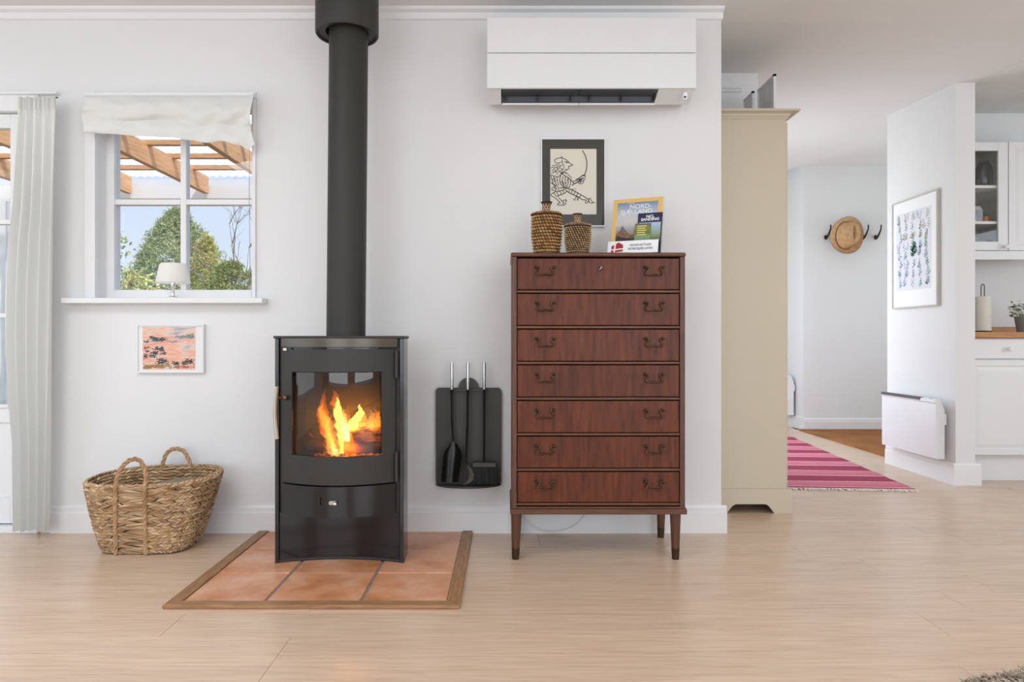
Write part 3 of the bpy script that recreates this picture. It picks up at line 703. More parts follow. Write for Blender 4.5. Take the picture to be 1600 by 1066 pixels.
log('charred_log', (X(480, ly_), ly_+0.05, 0.452), (X(545, ly_), ly_+0.03, 0.456), 0.026, char, 'charred log lying behind the flames inside the stove', 3)
rg = random.Random(9); m = MB()
for _ in range(160):
    x = rg.uniform(sxc-0.12, sxc+0.17); y = rg.uniform(2.80, 2.99); s_ = rg.uniform(0.004, 0.012)
    m.lathe([(s_*0.5, -s_*0.5), (s_, 0), (s_*0.4, s_*0.6)], (x, y, fz0+s_*0.5), 5)
o = m.build('embers', EMB, None, org=(sxc, 2.9, fz0)); tag(o, 'bed of glowing embers and ash on the stove floor', 'embers', kind='stuff')
# flames
def flame_mat(name, col, strength):
    m, n, l, b = base(name); n.remove(b); o = n['Material Output']
    e = n.new('ShaderNodeEmission'); e.inputs[0].default_value = col; e.inputs[1].default_value = strength
    l.new(e.outputs[0], o.inputs['Volume']); return m
FO = flame_mat('flame_outer', (1.0, 0.17, 0.012, 1), 30)
FI = flame_mat('flame_inner', (1.0, 0.40, 0.04, 1), 44)
FC = flame_mat('flame_core', (1.0, 0.72, 0.22, 1), 66)
fire = thing('fire', 'yellow and orange flames burning inside the stove', 'fire', (sxc, 2.9, fz0+0.01))
def tongue(pts, ys, mt, name, seed):       # pts: (px, py, half width px) from base to tip
    rg = random.Random(seed); y0 = ys; vs_ = []
    P = []
    for i in range(len(pts)-1):
        for k in range(5):
            t = k/5; a, b_ = pts[i], pts[i+1]; t2 = t*t*(3-2*t)
            P.append((a[0]+(b_[0]-a[0])*t2, a[1]+(b_[1]-a[1])*t, a[2]+(b_[2]-a[2])*t))
    P.append(pts[-1]); n = 12; m = MB()
    for i, (px, py, hw_) in enumerate(P):
        px += 0.7*rg.gauss(0, 1)*(i > 0); hw_ *= 1+0.12*rg.gauss(0, 1)
        yy = y0+0.012*math.sin(i*0.5+seed)
        for k in range(n):
            a = 2*PI*k/n; r = max(0.15, hw_*(1+0.10*math.sin(3*a+i*0.8+seed)))
            vs_.append((X(px, y0)+r*y0/F*math.cos(a), yy+r*y0/F*0.6*math.sin(a), Z(py, y0)))
    f = [(i*n+k, i*n+(k+1) % n, (i+1)*n+(k+1) % n, (i+1)*n+k) for i in range(len(P)-1) for k in range(n)]
    m.add(vs_, f+[tuple(range(n))]); return m.build(name, mt, fire, True)
T = tongue
T([(527, 712, 5), (520, 690, 9), (510, 668, 12), (503, 645, 9), (506, 622, 4), (507, 606, 0.3)], 2.92, FO, 'flame', 1)
T([(526, 708, 3), (518, 685, 6), (508, 660, 8), (503, 643, 5), (505, 624, 0.5)], 2.905, FI, 'flame', 2)
T([(540, 712, 8), (538, 690, 12), (532, 660, 12), (527, 635, 9), (524, 618, 5), (521, 608, 0.3)], 2.93, FO, 'flame', 3)
T([(538, 711, 5), (537, 690, 8), (532, 665, 8), (529, 640, 6), (526, 622, 0.5)], 2.915, FI, 'flame', 4)
T([(539, 708, 3), (541, 690, 6), (540, 665, 7), (537, 650, 4), (535, 636, 0.4)], 2.895, FC, 'flame', 5)
T([(545, 705, 4), (548, 680, 7), (552, 660, 9), (560, 650, 7), (564, 642, 4), (562, 632, 0.3)], 2.90, FI, 'flame', 6)
T([(555, 672, 6), (563, 664, 10), (568, 655, 7), (566, 646, 3), (563, 638, 0.3)], 2.885, FI, 'flame', 7)
T([(576, 670, 6), (579, 660, 7), (582, 650, 4), (579, 640, 0.3)], 2.90, FI, 'flame', 8)
T([(588, 668, 6), (590, 658, 6), (591, 648, 3), (593, 640, 0.3)], 2.90, FI, 'flame', 9)
T([(583, 672, 12), (585, 662, 11), (588, 650, 6), (586, 634, 0.3)], 2.925, FO, 'flame', 10)
T([(520, 714, 5), (516, 700, 7), (514, 680, 6), (513, 662, 3), (516, 645, 0.3)], 2.88, FI, 'flame', 11)
T([(525, 713, 6), (523, 706, 6), (519, 698, 3), (520, 690, 0.3)], 2.865, FC, 'flame', 12)
T([(505, 706, 1.6), (510, 700, 2.0), (506, 694, 1.5), (502, 690, 0.2)], 2.875, FI, 'flame', 13)
T([(488, 684, 2.2), (486, 678, 1.8), (484, 672, 0.2)], 2.88, FO, 'flame', 14)
T([(548, 712, 9), (546, 700, 10), (543, 685, 7), (545, 665, 0.4)], 2.87, FO, 'flame', 15)
for k_ in range(16):
    rq = random.Random(100+k_); bx = rq.uniform(508, 590); bh = rq.uniform(16, 46)*(1.3 if bx < 550 else 0.7); by0 = 712 if bx < 545 else 676
    T([(bx, by0, 2.5), (bx+rq.gauss(0, 2), by0-bh*0.35, rq.uniform(2.5, 4.5)), (bx+rq.gauss(-2, 3), by0-bh*0.7, rq.uniform(1.5, 3)), (bx+rq.gauss(-3, 4), by0-bh, 0.2)], rq.uniform(2.865, 2.95), rq.choice([FO, FO, FI]), 'flame', 50+k_)
fp = bpy.data.lights.new('fire_glow', 'POINT'); fp.energy = 0.35; fp.color = (1, 0.5, 0.18); fp.shadow_soft_size = 0.05
fo = bpy.data.objects.new('fire_glow', fp); COL.objects.link(fo); fo.location = (sxc+0.03, 2.87, 0.56)

# flue pipe
fy = 2.962
fl_ = thing('flue_pipe', 'tall charcoal flue pipe rising from the stove into a wider collar', 'flue pipe', (X(541, fy), fy, ST))
pr = 30*fy/F
xb_, xt_ = X(540.7, fy), X(545, fy)
zt_ = Z(40, fy)
def pipep(z): return (xb_+(xt_-xb_)*(z-ST)/(zt_-ST), fy, z)
m = MB(); m.tube([pipep(ST), pipep(zt_)], pr, 48); m.build('pipe', M['pipe'], fl_, True)
cr = 48.5*fy/F; cz_ = Z(56, fy); xcc = X(542.5, fy)
m = MB(); m.lathe([(pr+0.008, cz_+0.012), (cr-0.012, cz_+0.010), (cr-0.009, cz_+0.002), (cr-0.004, cz_), (cr, cz_+0.006), (cr, CZ), (pr+0.008, CZ), (pr+0.008, cz_+0.012)], (xcc, fy, 0), 64, cap=False); m.build('ceiling_collar', M['pipe'], fl_, True)

# ------------------------------------------------------------------ fireside tools
ty_ = 3.285
tx0, tx1 = X(681, ty_), X(783, ty_); tz1, tz0 = Z(606, ty_), Z(756, ty_)
rk = thing('tool_rack', 'black steel wall plate with a tray for the stove tools', 'tool rack', ((tx0+tx1)/2, ty_, tz0))
iron = mat('black_iron_rack', C(72, 70, 64), 0.55, 0.0, var=0.06, scale=9)
m = MB(); m.prism(rrect(tx0, tx1, tz0-0.002, tz1, 0.016), ty_, ty_+0.004, 'y'); m.build('back_plate', iron, rk)
m = MB(); m.prism([(X(732, ty_)+0.047*math.cos(a), tz1+0.0+0.047*math.sin(a)) for a in [PI*k/16 for k in range(17)]], ty_+0.0, ty_+0.004, 'y'); m.build('mounting_disc', iron, rk)
m = MB(); m.prism([(X(732, ty_)+0.05*math.cos(a), tz1-0.02+0.05*math.sin(a)) for a in [2*PI*k/24 for k in range(24)]], ty_+0.004, WY, 'y'); m.build('wall_spacer', iron, rk)
tray = [((tx0+tx1)/2+(tx1-tx0)/2*math.cos(a), ty_+0.002-0.095*math.sin(a)) for a in [PI*k/24 for k in range(25)]]
m = MB(); m.prism(tray, tz0-0.004, tz0); m.build('tray', iron, rk)
m = MB(); lipo = tray; lipi = [((tx0+tx1)/2+((tx1-tx0)/2-0.003)*math.cos(a), ty_+0.002-0.092*math.sin(a)) for a in [PI*k/24 for k in range(25)]]
m.prism(lipo+lipi[::-1], tz0-0.004, tz0+0.004); m.build('tray_lip', iron, rk)
by_ = 3.262
m = MB(); m.box(X(700, by_), X(762, by_), by_-0.003, ty_, tz1-0.012, tz1-0.006); m.build('hanging_bar', iron, rk)
toolblk = mat('black_painted_tool', C(24, 24, 24), 0.35, 0.2, var=0.1, scale=10)
def tool(name, label, px, pts_rod):
    o = thing(name, label, 'fire tool', (X(px, 3.24), 3.24, tz0+0.004))
    yy = 3.24
    m = MB(); m.cyl((X(px, yy), yy, Z(609, yy)), (X(px, yy), yy, Z(566, yy)), 0.0075, n=14); m.build('grip', M['chrome'], o, True, bev=0.001, label='polished steel grip')
    m = MB(); m.tube([(X(a, y_), y_, Z(b_, y_)) for a, b_, y_ in pts_rod], 0.0055, 8); m.build('rod', toolblk, o, True)
    return o
t = tool('fire_shovel', 'black fire shovel with steel grip, leftmost on the rack', 706, [(706, 609, 3.24), (706.5, 660, 3.24), (708.5, 692, 3.238)])
def shov(u, v):
    a = (u-0.5)*2; wv = (9+6*min(1, v*4)**0.6-1.5*v)
    px = 708.5-5.5*v+a*wv*(1 if v < 0.75 else 1); py = 690+64*v+ (3*abs(a)**2 if v < 0.05 else 0)
    y = 3.225-0.015*v+0.018*(1-a*a)-0.012
    return (X(px, y), y, Z(py+6*a*a*(1-v)*1.5, y))
m = MB(); m.slab(shov, 14, 14, (0, 0.002, 0)); m.build('scoop', mat('worn_black_scoop', C(40, 38, 36), 0.22, 0.6, var=0.5, scale=14), t, True)
t = tool('fire_poker', 'black fire poker with a hooked tip, middle of the rack', 731, [(731, 609, 3.24), (730.5, 660, 3.24), (729, 705, 3.24), (728.5, 722, 3.235), (731, 729, 3.23), (738, 738, 3.22), (740, 747, 3.215), (736, 754, 3.21), (727, 757, 3.21)])
def hook(u, v):
    c = [(730, 726), (737, 733), (741, 742), (739, 750), (733, 755), (724, 758)]
    k = min(4.999, u*5); i = int(k); f_ = k-i; p = (c[i][0]+(c[i+1][0]-c[i][0])*f_, c[i][1]+(c[i+1][1]-c[i][1])*f_)
    wv = 3.2*math.sin(PI*u)**0.6+0.3
    return (X(p[0]-wv*(v*2), 3.205), 3.205, Z(p[1]+(-0.3)*wv*v, 3.205))
m = MB(); m.slab(hook, 20, 2, (0, 0.006, 0)); m.build('hook_blade', mat('worn_iron_hook', C(70, 66, 60), 0.35, 0.6, var=0.3, scale=20), t, True)
t = tool('hearth_brush', 'black hearth brush with steel grip, rightmost on the rack', 756.5, [(756.5, 609, 3.24), (756.5, 660, 3.235), (756.5, 723, 3.225)])
yy = 3.225
m = MB(); m.prism(rrect(X(738, yy), X(776, yy), Z(730, yy), Z(722, yy), 0.009), yy-0.018, yy+0.018, 'y'); m.build('brush_head', mat('dark_grey_brush_block', C(62, 60, 58), 0.35, 0.0), t, True, bev=0.004)
rg = random.Random(4); m = MB()
for _ in range(420):
    px = rg.uniform(739.5, 774.5); y0 = yy+rg.uniform(-0.015, 0.015); L = rg.uniform(752, 757)
    sp = (px-757)*0.07
    m.tube([(X(px, y0), y0, Z(729, y0)), (X(px+sp+rg.gauss(0, .4), y0), y0-0.003, Z(L, y0))], 0.0011, 4)
m.build('bristles', mat('black_bristle', C(16, 16, 16), 0.6), t, kind='stuff')

# ------------------------------------------------------------------ chest of drawers
KF = 2.884; KS = F/KF; KB = 3.262
kx0, kx1 = X(799.5, KF), X(1071.0, KF); KT = Z(394.5, KF); kzb = Z(804, KF); kz1 = Z(401, KF)
ch = thing('chest_of_drawers', 'tall mahogany chest of seven drawers on tapered legs', 'chest of drawers', ((kx0+kx1)/2, (KF+KB)/2, 0))
pw = 8.2/KS
B(kx0, kx0+pw, KF+0.004, KB, kzb+0.028, kz1).build('side_panel', M['mahog_dark'], ch, bev=0.003)
B(kx1-pw, kx1, KF+0.004, KB, kzb+0.028, kz1).build('side_panel', M['mahog_dark'], ch, bev=0.003)
B(kx0+pw, kx1-pw, KB-0.012, KB, kzb+0.02, kz1).build('back_panel', M['mahog_dark'], ch)
m = MB(); m.prism(rrect(kx0-0.004, kx1+0.004, KF-0.002, KB, 0.012), kz1, KT); m.build('top', M['mahog_rail'], ch, bev=0.006)
m = MB(); m.box(kx0-0.006, kx1+0.006, KF-0.006, KB, kzb, kzb+0.022); m.box(kx0-0.002, kx1+0.002, KF-0.001, KB, kzb+0.022, kzb+0.030); m.build('plinth_rail', M['mahog_rail'], ch, bev=0.003)
rows = [402, 457.5, 513.5, 569.5, 625.5, 681.5, 737, 791]
def pull():
    wv, hv = 0.074, 0.034
    pr_ = [(-.5, 0), (-.40, .07), (-.33, -.05), (-.34, -.25), (-.43, -.5), (-.46, -.72), (-.40, -.92), (-.22, -.94), (0, -.86), (.22, -.94), (.40, -.92), (.46, -.72), (.43, -.5), (.34, -.25), (.33, -.05), (.40, .07), (.5, 0)]
    m = MB(); m.tube([(x*wv, -0.012-0.005*min(1, max(0, -z*1.5)), z*hv) for x, z in pr_], [0.0036 if 0 < i < 16 else 0.005 for i in range(17)], 8)
    for s_ in (-1, 1):
        m.sphere((s_*wv*0.5, -0.013, 0.001), 0.0058, 10, 6); m.cyl((s_*wv*0.46, -0.012, 0), (s_*wv*0.46, 0.004, 0), 0.0035, n=8); m.lathe([(0.007, -0.002), (0.006, -0.004), (0.0035, -0.005)], (s_*wv*0.46, 0.0, 0), 10, 'y')
    return m.mesh('handle', smooth=True)
PULL = pull(); PULL.materials.append(M['brass'])
for i in range(7):
    za, zb2 = Z(rows[i+1]-4.5, KF), Z(rows[i]+1, KF)
    xa, xb2 = kx0+pw+0.0022, kx1-pw-0.0022
    d = B(xa, xb2, KF+0.006, KF+0.026, za+0.0015, zb2-0.001).build('drawer', M['mahog'], ch, bev=0.003)
    for px in (852, 1022):
        place(PULL, 'handle', d, (X(px, KF), KF+0.006, Z(rows[i]+16, KF)))
    if i == 0:
        m = MB(); m.lathe([(0.010, -0.001), (0.009, -0.004), (0.004, -0.005)], (X(938, KF), KF+0.006, Z(420, KF)), 16, 'y', sx=0.7)
        m.build('keyhole_plate', mat('dark_keyhole', C(50, 36, 26), 0.4, 0.5), d, True)
        m = MB(); m.tube([(X(936.5, KF), KF-0.004, Z(422, KF)), (X(940.5, KF), KF-0.008, Z(417.5, KF))], [0.002, 0.0045], 8); m.build('key', M['steel'], d, True)
    # rail between drawers
    B(kx0+pw, kx1-pw, KF+0.008, KB-0.014, Z(rows[i+1]-0.2, KF), Z(rows[i+1]-4.0, KF)).build('drawer_rail', M['mahog_rail'], ch, bev=0.002)
lt = Z(804, KF)
for (pxt, pxb, y_) in ((807, 805.5, KF+0.022), (1057.5, 1057.5, KF+0.022), (None, 0, 3.225), (None, 1, 3.225)):
    if pxt is not None:
        xt, xb3 = X(pxt, KF), X(pxb, KF)
    elif pxb == 1: xt, xb3 = X(1033.5, 3.225), X(1032.5, 3.225)
    else: xt, xb3 = kx0+0.03, kx0+0.028
    f_ = lambda z: (xb3+(xt-xb3)*z/lt, y_+0.004*(z/lt), z)
    m = MB(); m.tube([f_(0.045), f_(lt+0.001)], [0.0165, 0.0225], 20); lg = m.build('leg', M['mahog_dark'], ch, True)
    m = MB(); m.tube([f_(0.0), f_(0.046)], [0.0145, 0.0172], 20); m.build('ferrule', mat('dark_brass_ferrule', C(74, 54, 38), 0.4, 0.7, var=0.2, scale=20), lg, True, label='dark metal foot cap')

# ------------------------------------------------------------------ things on the chest
COREM = mat('dark_cane_core', C(52, 33, 19), 0.8)
CANE = strands('honey_cane', [C(158, 108, 60), C(206, 156, 96), C(232, 190, 128), C(186, 134, 78)], 0.4)
CANE2 = strands('grey_cane', [C(150, 118, 82), C(204, 172, 128), C(226, 198, 152), C(176, 140, 100)], 0.45)
def bead(m, P, du, dn, ds):              # spindle: centre P, half length du, half height ds, bulge dn (vectors)
    a = [P-du, P+ds*0.9+dn*0.2, P+dn, P-ds*0.9+dn*0.2, P+du]
    b_ = len(m.v); m.v += [tuple(q) for q in a]
    m.f += [(b_, b_+1, b_+2), (b_, b_+2, b_+3), (b_+4, b_+2, b_+1), (b_+4, b_+3, b_+2)]
def jar(label, cx_, cy_, z0, R, Hb, prof, knob_h, seed, cane):
    o = thing('lidded_basket_jar', label, 'basket jar', (cx_, cy_, z0), 'lidded cane jars on the chest')
    rad = lambda v: R*prof(v)
    m = MB(); m.lathe([(rad(k/12)*0.955, z0+Hb*k/12) for k in range(13)], (cx_, cy_, 0), 36); m.build('jar_core', COREM, o, True)
    m = MB(); rows_ = 13; N = 30
    for r in range(rows_):
        v = (r+0.5)/rows_; rr = rad(v)*0.965
        for k in range(N):
            a = 2*PI*(k+r*0.62)/N
            n_ = Vector((math.cos(a), math.sin(a), 0)); t_ = Vector((-math.sin(a), math.cos(a), 0))
            P = Vector((cx_, cy_, z0+Hb*v))+n_*rr
            dd = (t_*0.75+Vector((0, 0, -0.55))).normalized(); pp = dd.cross(n_)
            bead(m, P, dd*Hb/rows_*0.70, n_*0.0062, pp*Hb/rows_*0.40)
    m.build('woven_body', cane, o, kind='stuff')
    zt = z0+Hb
    m = MB(); m.lathe([(R*1.0, zt+0.001), (R*1.03, zt+0.004), (R*1.02, zt+0.009), (R*0.85, zt+0.013), (R*0.4, zt+0.016), (0.001, zt+0.017)], (cx_, cy_, 0), 36, cap=False)
    ld = m.build('lid', COREM, o, True)
    m = MB(); N = 40
    for rr, zz in ((R*1.02, zt+0.006), (R*0.93, zt+0.011), (R*0.75, zt+0.014), (R*0.55, zt+0.016)):
        for k in range(N):
            a = 2*PI*k/N; n_ = Vector((math.cos(a), math.sin(a), 0.5)).normalized(); t_ = Vector((-math.sin(a), math.cos(a), 0.25)).normalized()
            bead(m, Vector((cx_+math.cos(a)*rr, cy_+math.sin(a)*rr, zz)), t_*rr*0.085, n_*0.0035, t_.cross(n_)*0.003)
    m.build('lid_weave', cane, ld, kind='stuff')
    kb = zt+0.014
    kr = R*0.22
    m = MB(); m.lathe([(kr*0.95, kb), (kr*0.9, kb+knob_h*0.3), (kr*1.2, kb+knob_h*0.7), (kr*1.75, kb+knob_h), (kr*1.2, kb+knob_h*0.98), (0.001, kb+knob_h*0.9)], (cx_, cy_, 0), 20, cap=False)
    kn = m.build('knob', COREM, ld, True)
    m = MB()
    for s_ in (-1, 1):
        for k in range(9):
            pts_ = []
            for q in range(7):
                v = q/6; r = kr*(0.95-0.1*math.sin(PI*v*0.7)+0.95*max(0, v-0.35)**1.3); a = 2*PI*k/9+s_*v*1.5
                pts_.append((cx_+(r+0.001)*math.cos(a), cy_+(r+0.001)*math.sin(a), kb+knob_h*v))
            m.tube(pts_, 0.0022, 5)
    m.build('knob_weave', CANE2, kn, True)
    return o
jy1 = 3.02
jar('larger lidded cane jar on the chest, left of the two', X(854, jy1), jy1, KT, 23.8*jy1/F, Z(338, jy1)-KT, lambda v: 0.80+0.23*math.sin(min(1, v*1.1)*PI*0.62)-0.03*v, 17*jy1/F, 1, CANE)
jy2 = 2.98
jar('smaller lidded cane jar on the chest, beside the brochure stand', X(902.5, jy2), jy2, KT, 20.5*jy2/F, Z(355.5, jy2)-KT, lambda v: 0.78+0.24*math.sin(min(1, v*1.1)*PI*0.6)-0.02*v, 16*jy2/F, 2, CANE2)

def ribbon(m, pts, w_, y, org, ux, uz, nrm):     # flat drawn line of width w_
    pts = [Vector((p[0], p[1])) for p in pts]
    for i in range(len(pts)-1):
        a, b_ = pts[i], pts[i+1]; d = b_-a
        if d.length < 1e-6: continue
        d.normalize(); n_ = Vector((-d.y, d.x))*w_/2; a2 = a-d*w_*0.3; b2 = b_+d*w_*0.3
        q = [a2+n_, b2+n_, b2-n_, a2-n_]
        m.add([org+ux*p.x+uz*p.y+nrm*y for p in q], [(0, 1, 2, 3)])
def smooth(pts, n=6):
    if len(pts) < 3: return pts
    o = []
    for i in range(len(pts)-1):
        p0, p1, p2, p3 = pts[max(0, i-1)], pts[i], pts[i+1], pts[min(len(pts)-1, i+2)]
        for k in range(n):
            t = k/n
            o.append(tuple(0.5*((2*p1[j])+(-p0[j]+p2[j])*t+(2*p0[j]-5*p1[j]+4*p2[j]-p3[j])*t*t+(-p0[j]+3*p1[j]-3*p2[j]+p3[j])*t**3) for j in range(2)))
    o.append(pts[-1]); return o
# ink drawing on the wall
iy = 3.285
ix0, ix1, iz0, iz1 = X(845.5, iy), X(946, iy), Z(354, iy), Z(216, iy)
pc = thing('framed_drawing', 'framed ink drawing of a lunging figure with a sabre, dark mount', 'picture', ((ix0+ix1)/2, WY, iz0))
fb = 1.6*iy/F
m = MB(); m.box(ix0, ix0+fb, iy, WY, iz0, iz1); m.box(ix1-fb, ix1, iy, WY, iz0, iz1); m.box(ix0+fb, ix1-fb, iy, WY, iz0, iz0+fb*1.2); m.box(ix0+fb, ix1-fb, iy, WY, iz1-fb, iz1)
m.build('frame', mat('white_thin_frame', (0.88, 0.88, 0.90, 1), 0.3), pc, bev=0.001)
B(ix0+fb, ix1-fb, iy+0.004, WY-0.001, iz0+fb, iz1-fb).build('mount', mat('charcoal_mount', C(62, 61, 57), 0.8, var=0.03), pc)
dzx = lambda x: 820+x*0.15; dzz = lambda y_: 205+y_*0.15       # zoom-crop pixels to frame pixels
pl_ = B(X(dzx(266), iy), X(dzx(747), iy), iy+0.0025, iy+0.004, Z(dzz(866), iy), Z(dzz(184), iy)).build('drawing_sheet', mat('cream_paper', C(236, 228, 212), 0.7, var=0.02), pc)
lines = [
 (3.2, [(600,200),(628,250),(645,310),(646,370),(636,420),(618,468)]),
 (2.4, [(310,300),(340,282),(385,278),(420,290),(450,312),(470,335),(500,352),(478,360),(455,366),(462,380),(450,396),(430,398),(415,405)]),
 (2.2, [(310,300),(318,325),(350,330),(385,318),(392,290)]), (2.2, [(385,278),(380,268),(395,272)]),
 (2.6, [(415,318),(432,315),(445,325)]), (3.0, [(430,330),(445,326),(462,322)]), (2.2, [(350,330),(360,350),(380,360),(398,340),(390,318)]),
 (2.0, [(398,345),(410,372),(400,395),(385,410)]),
 (2.4, [(285,355),(310,360),(330,345),(350,365),(372,370)]), (2.2, [(272,385),(290,372),(308,385),(326,372),(345,392),(365,380),(385,395)]),
 (2.2, [(280,410),(300,395),(318,412),(338,400),(360,415),(380,405)]), (2.0, [(300,430),(320,420),(340,432),(362,422)]),
 (2.6, [(275,455),(310,470),(345,475),(380,450),(400,420)]), (2.6, [(270,460),(282,500),(295,540),(310,580)]),
 (2.8, [(385,440),(410,460),(440,475),(475,500),(500,530),(520,545)]), (2.4, [(400,420),(440,440),(470,468),(490,490)]),
 (2.6, [(375,455),(365,500),(372,545),(400,580),(430,590)]), (2.6, [(400,470),(392,510),(400,550),(420,580)]), (2.6, [(425,475),(420,520),(428,560),(435,590)]),
 (2.4, [(450,485),(452,530),(445,575)]), (2.4, [(475,505),(478,540),(465,580)]), (2.4, [(300,470),(310,520),(335,560),(350,595)]), (2.4, [(335,475),(340,520),(355,560)]),
 (2.6, [(350,595),(390,590),(430,592),(470,580)]),
 (2.8, [(490,560),(520,548),(550,530),(580,510),(610,490)]), (2.8, [(500,530),(530,510),(560,490),(590,470),(612,462)]),
 (2.6, [(545,500),(555,520),(565,545)]), (2.6, [(565,485),(575,510),(580,545)]), (2.4, [(590,465),(615,455),(630,470),(625,500),(600,520),(585,505),(600,485),(615,495)]), (2.4, [(580,540),(600,545),(615,520)]),
 (2.8, [(280,600),(295,585),(320,600),(318,620),(290,615),(280,600)]), (2.4, [(295,540),(320,575),(330,600)]),
 (2.8, [(430,600),(400,612),(350,625),(310,635),(280,655),(276,670),(300,685),(340,715),(370,745)]), (2.8, [(440,625),(405,650),(365,665),(335,680)]),
 (2.4, [(335,635),(345,660),(350,678)]), (2.4, [(365,622),(378,645),(380,665)]), (2.4, [(392,612),(405,635),(408,652)]), (2.4, [(300,640),(318,660),(325,680)]),
 (2.8, [(350,690),(372,712),(392,730)]),
 (2.8, [(370,745),(348,752),(345,768),(385,770),(420,765),(425,745),(435,718),(410,718),(395,730),(405,745),(395,760)]),
 (3.0, [(440,595),(480,605),(530,630),(590,665),(640,695),(665,712)]), (3.0, [(430,615),(460,640),(500,660),(545,678),(575,695),(600,712),(640,715)]),
 (2.4, [(468,600),(462,625),(458,640)]), (2.4, [(495,612),(488,635),(485,652)]), (2.4, [(525,628),(515,650),(512,664)]), (2.4, [(550,642),(545,665),(540,676)]), (2.4, [(585,660),(575,680),(560,700)]),
 (2.4, [(505,705),(520,718),(530,690),(545,680),(550,720),(560,700)]),
 (2.6, [(640,715),(630,745),(650,748),(658,725),(672,742),(700,748),(730,742)]), (2.4, [(665,712),(680,695),(695,725),(715,742)]), (2.2, [(672,705),(668,735)]),
]
m = MB(); org = Vector((0, iy+0.0022, 0)); s_ = 0.15*iy/F
for wv, p in lines:
    ribbon(m, [(X(dzx(a), iy), Z(dzz(b_), iy)) for a, b_ in smooth(p, 4)], wv*2.9*s_, 0, org, Vector((1, 0, 0)), Vector((0, 0, 1)), Vector((0, 1, 0)))
rg = random.Random(2)
for _ in range(70):
    x, y_ = rg.choice([(rg.gauss(420, 45), rg.gauss(545, 35)), (rg.gauss(330, 30), rg.gauss(400, 22)), (rg.gauss(570, 22), rg.gauss(508, 14)), (rg.gauss(405, 25), rg.gauss(430, 15)), (rg.gauss(310, 18), rg.gauss(520, 30))])
    a = rg.uniform(0.6, 2.4); L = rg.uniform(8, 22)
    ribbon(m, [(X(dzx(x), iy), Z(dzz(y_), iy)), (X(dzx(x+L*math.cos(a)), iy), Z(dzz(y_+L*math.sin(a)), iy))], 6.0*s_, 0, org, Vector((1, 0, 0)), Vector((0, 0, 1)), Vector((0, 1, 0)))
m.build('ink_lines', M['ink'], pl_)
B(ix0+fb, ix1-fb, iy+0.0008, iy+0.0013, iz0+fb, iz1-fb).build('picture_glass', M['acrylic'], pc)

def text_mesh(s, size, bold=0.0, space=1.0):
    cu = bpy.data.curves.new('lettering', 'FONT'); cu.body = s; cu.size = size; cu.align_x = 'CENTER'; cu.align_y = 'CENTER'; cu.offset = bold; cu.space_character = space; cu.space_line = 0.8
    o = bpy.data.objects.new('lettering', cu); COL.objects.link(o)
    bpy.context.view_layer.update()
    dg = bpy.context.evaluated_depsgraph_get(); me = bpy.data.meshes.new_from_object(o.evaluated_get(dg))
    bpy.data.objects.remove(o); bpy.data.curves.remove(cu); return me
def text(s, size, org, ux, uz, mt, parent, bold=0.0, name='lettering', sx=1.0, space=1.0):
    me = text_mesh(s, size, bold, space); me.materials.clear(); me.materials.append(mt)
    n_ = ux.cross(uz)
    mtx = Matrix(((ux.x*sx, uz.x, n_.x, 0), (ux.y*sx, uz.y, n_.y, 0), (ux.z*sx, uz.z, n_.z, 0), (0, 0, 0, 1)))
    me.transform(mtx); o = bpy.data.objects.new(name, me); COL.objects.link(o); o.parent = parent
    o.location = Vector(org)-ORG[parent.name]; ORG[o.name] = ORG[parent.name]; return o
# brochure stand
al, le = math.radians(22), math.radians(17)
R_ = Vector((math.cos(al), -math.sin(al), 0)); Bk = Vector((math.sin(al), math.cos(al), 0)); U_ = Vector((0, 0, math.cos(le)))+Bk*math.sin(le); N_ = R_.cross(U_)   # towards viewer
BO = Vector((X(950.5, 3.03), 3.03, KT+0.001)); BW, BH = 0.226, 0.268
stn = thing('brochure_stand', 'clear acrylic brochure stand with a white sign front on the chest', 'brochure stand', tuple(BO))
def plate(m, u0, u1, v0, v1, d, t, shear=0):
    c = [BO+R_*u+U_*v+N_*q for q in (d, d+t) for u, v in ((u0, v0), (u1, v0), (u1, v1), (u0, v1))]
    return m.add(c, [(0, 3, 2, 1), (4, 5, 6, 7), (0, 1, 5, 4), (1, 2, 6, 5), (2, 3, 7, 6), (3, 0, 4, 7)])
m = MB(); plate(m, 0, BW, 0, BH+0.003, -0.012, 0.002); m.build('back_sheet', M['acrylic'], stn)
m = MB(); plate(m, 0, BW, 0, 0.002, -0.012, 0.032); m.build('bottom_shelf', M['acrylic'], stn)
m = MB(); plate(m, BW-0.002, BW, 0, 0.16, -0.012, 0.032); m.build('side_wall', M['acrylic'], stn)
def foot(u): return [BO+R_*u+N_*-0.012+U_*0.16, BO+R_*u+Bk*0.10]
m = MB(); p0, p1 = foot(0.02), foot(BW-0.02); tt = Vector((0, 0, 0.002))
m.add([p0[0], p1[0], p1[1], p0[1], p0[0]+tt, p1[0]+tt, p1[1]+tt, p0[1]+tt], [(0, 1, 2, 3), (7, 6, 5, 4), (0, 4, 5, 1), (2, 6, 7, 3), (1, 5, 6, 2), (3, 7, 4, 0)]); m.build('easel_foot', M['acrylic'], stn)
m = MB(); plate(m, 0.0, BW-0.012, 0.0, 0.058, 0.020, 0.002); sg = m.build('sign_front', M['paper'], stn)
grey = mat('grey_print', C(120, 122, 128), 0.6); red = mat('red_print', C(172, 34, 34), 0.6); greyd = mat('dark_grey_print', C(96, 98, 104), 0.6)
def at(u, v, d): return BO+R_*u+U_*v+N_*d
text('FERIEPARTNER', 0.0138, at(0.140, 0.036, 0.0225), R_, U_, grey, sg, 0.0003)
text('NORDSJÆLLAND', 0.0135, at(0.140, 0.020, 0.0225), R_, U_, greyd, sg, 0.0004)
